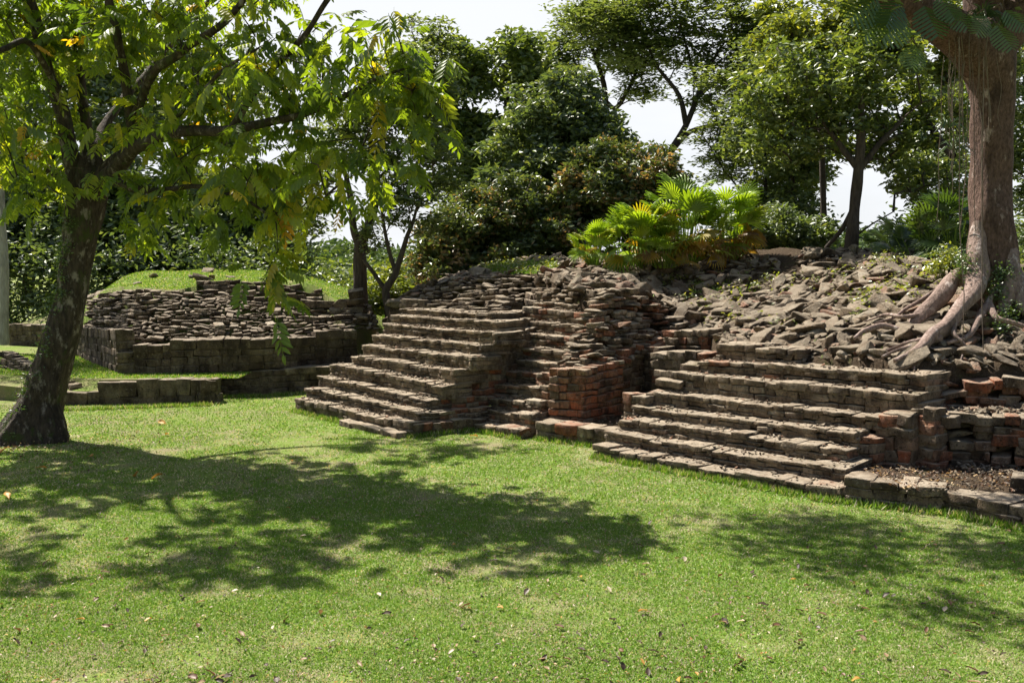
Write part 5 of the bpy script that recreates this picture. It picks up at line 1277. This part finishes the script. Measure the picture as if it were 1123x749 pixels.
n_ = 2600; x_ = rgx.uniform(3.5, 12, n_); y_ = np.interp(x_, FX, FY) + rgx.uniform(2.5, 10, n_); P = np.stack([x_, y_, mound_z(x_, y_)], 1)
px, py = to_px(P); P = P[(px > 700) & (px < 1080) & (rgx.random(n_) < np.clip(.02 + .6*fnoise(x_, y_, 1.2, 22), .02, .5))]
Pw = np.repeat(P, 12, 0) + rgx.normal(0, .09, (len(P)*12, 3)) + [0, 0, .09]; leaves(acc, Pw, rgx.uniform(.05, .13, len(Pw)), rgx.normal(.45, .28, len(Pw)), .55, rgx)
kind(acc.build('weeds', M_BRIGHT, smooth=False), 'stuff')
# longer unmown grass and weeds creeping against the feet of the walls
acc = Acc(); Pf = []
for (a, b, k_) in ((endsA[0][0], endsA[0][1], 1100), (endsA[0][1], endsB[0][0], 500), (endsB[0][0], endsB[0][1], 350), (g0, g1, 500), (endsC[0][0], online(780, 513, C0, eC), 900), (online(780, 513, C0, eC), endsC[0][1], 900), (e0, e1, 500), (e1, e2, 500),
                   (atz(20, 449, 0), atz(108, 449, 0), 400), (atz(108, 449, 0), atz(237, 445, 0), 700), (atz(237, 438, 0), atz(352, 431, 0), 500)):
    t_ = rgx.random(k_); t_ = t_[rgx.random(k_) < .35 + .65*(np.sin(t_*23) > -.3)]
    q_ = np.asarray(a)[None, :2]*(1-t_[:, None]) + np.asarray(b)[None, :2]*t_[:, None]; q_ = q_ + rgx.normal(0, .05, q_.shape) - np.array([.03, .07]); Pf.append(q_)
Pf = np.concatenate(Pf); k = len(Pf); Pf = np.repeat(Pf, 3, 0) + rgx.normal(0, .03, (k*3, 2)); k = len(Pf)
M = rand_rot(k, (0, 6.28), .35, rgx); sc = np.stack([rgx.uniform(.01, .03, k), rgx.uniform(.05, .1, k), rgx.uniform(.05, .17, k)], 1)
tt = np.where(rgx.random(k) < .25, rgx.uniform(.75, 1, k), np.clip(rgx.normal(.4, .2, k), 0, .72))
acc.inst(TRI, M*sc[:, None, :], np.column_stack([Pf, lawn_z(Pf[:, 0], Pf[:, 1])]), np.stack([tt, tt, tt, tt*0+1], 1))
kind(acc.build('wall_foot_grass', M_GRASS, smooth=False), 'stuff')

# ------------------------------------------------------------------ fallen leaves
def leafmesh(tint, seed):
    r = random.Random(seed); V = []; F = []
    for i, (t, w_) in enumerate(((0, .02), (.25, .26), (.55, .3), (.8, .18), (1, .01))):
        for sd in (-1, 0, 1): V.append((t-.5, w_*sd, .1*math.sin(t*3*r.uniform(.7, 1.2)) + (.0 if sd == 0 else r.uniform(.05, .16))))
    for q in range(4):
        for sd in range(2): k = q*3 + sd; F.append((k, k+1, k+4, k+3))
    me = mkmesh('fallen_leaf', np.array(V), [np.array(F)], np.tile([tint, 0, 0, 1.], (len(V), 1)), True); me.materials.append(M_LITTER); return me
KINDS_ = [('dark brown', leafmesh(.05, 1)), ('brown', leafmesh(.4, 2)), ('orange', leafmesh(.86, 3)), ('pale dry', leafmesh(.98, 4)), ('tan', leafmesh(.66, 5))]
def drop(px_, py_, ki, s, lab, grp):
    p = atz(px_, py_, .03)
    if blocked(np.array([p[0]]), np.array([p[1]]))[0]: return
    o = bpy.data.objects.new('fallen_leaf', KINDS_[ki][1]); COL.objects.link(o); p[2] = lawn_z(p[0], p[1]) + .035
    o.location = tuple(float(v) for v in p); o.rotation_euler = (rgx.normal(0, .3), rgx.normal(0, .3), rgx.uniform(0, 6.28)); o.scale = (s, s*rgx.uniform(.6, 1), s)
    o['label'] = lab; o['category'] = 'leaf'; o['group'] = grp
for i in range(250):
    y = 500 + 249*math.sqrt(rgx.random()); x = rgx.uniform(0, 1123); ki = int(rgx.choice(5, p=[.40, .28, .08, .10, .14])); nm = KINDS_[ki][0]
    side = 'left' if x < 374 else ('middle' if x < 748 else 'right')
    zone = ('on the sunlit near lawn, ' + side + ' third' if y > 650 else ('on the lawn in the dappled tree shade' if x < 690 else 'on the grass below the right-hand steps'))
    drop(x, y, ki, rgx.uniform(.05, .11), 'fallen ' + nm + ' leaf ' + zone, nm + ' leaves ' + zone)
for (x, y, s) in ((178, 462, .3), (183, 475, .2), (172, 523, .22), (320, 506, .2), (5, 493, .3), (8, 545, .22), (45, 512, .18), (100, 500, .18), (520, 478, .18), (150, 520, .2)):
    drop(x, y, 2, s, 'large fallen yellow-orange leaf near the foot of the leaning tree', 'large yellow-orange leaves near the leaning tree')
acc = Acc(); n = 15000; y = 8.3 + 20*rgx.random(n)**1.4; x = rgx.uniform(-1, 1, n)*(y*.54); ok = ~blocked(x, y) & (rgx.random(n) < np.clip(.5 + .5*fnoise(x, y, 1.2, 3), .15, 1)); x, y = x[ok], y[ok]; k = len(x)
Mx = rand_rot(k, (0, 6.28), .5, rgx)*rgx.uniform(.018, .05, k)[:, None, None]
acc.inst(LEAF, Mx, np.stack([x, y, lawn_z(x, y)+.03], 1), np.stack([rgx.choice([.05, .1, .3, .65, .8, .98], k), x*0, x*0, x*0+1], 1))
q = np.array([[rgx.uniform(5.6, 8.6), rgx.uniform(14.3, 16), .345] for _ in range(900)]); q = np.concatenate([q, [[rgx.normal(-9.4, 1.6), rgx.normal(19.6, .9), .03] for _ in range(700)]])
acc.inst(LEAF, rand_rot(len(q), (0, 6.28), .5, rgx)*rgx.uniform(.03, .08, len(q))[:, None, None], q, np.stack([rgx.choice([.05, .2, .4, .65, .9], len(q)), q[:, 0]*0, q[:, 0]*0, q[:, 0]*0+1], 1))
kind(acc.build('leaf_litter', M_LITTER, smooth=False), 'stuff')
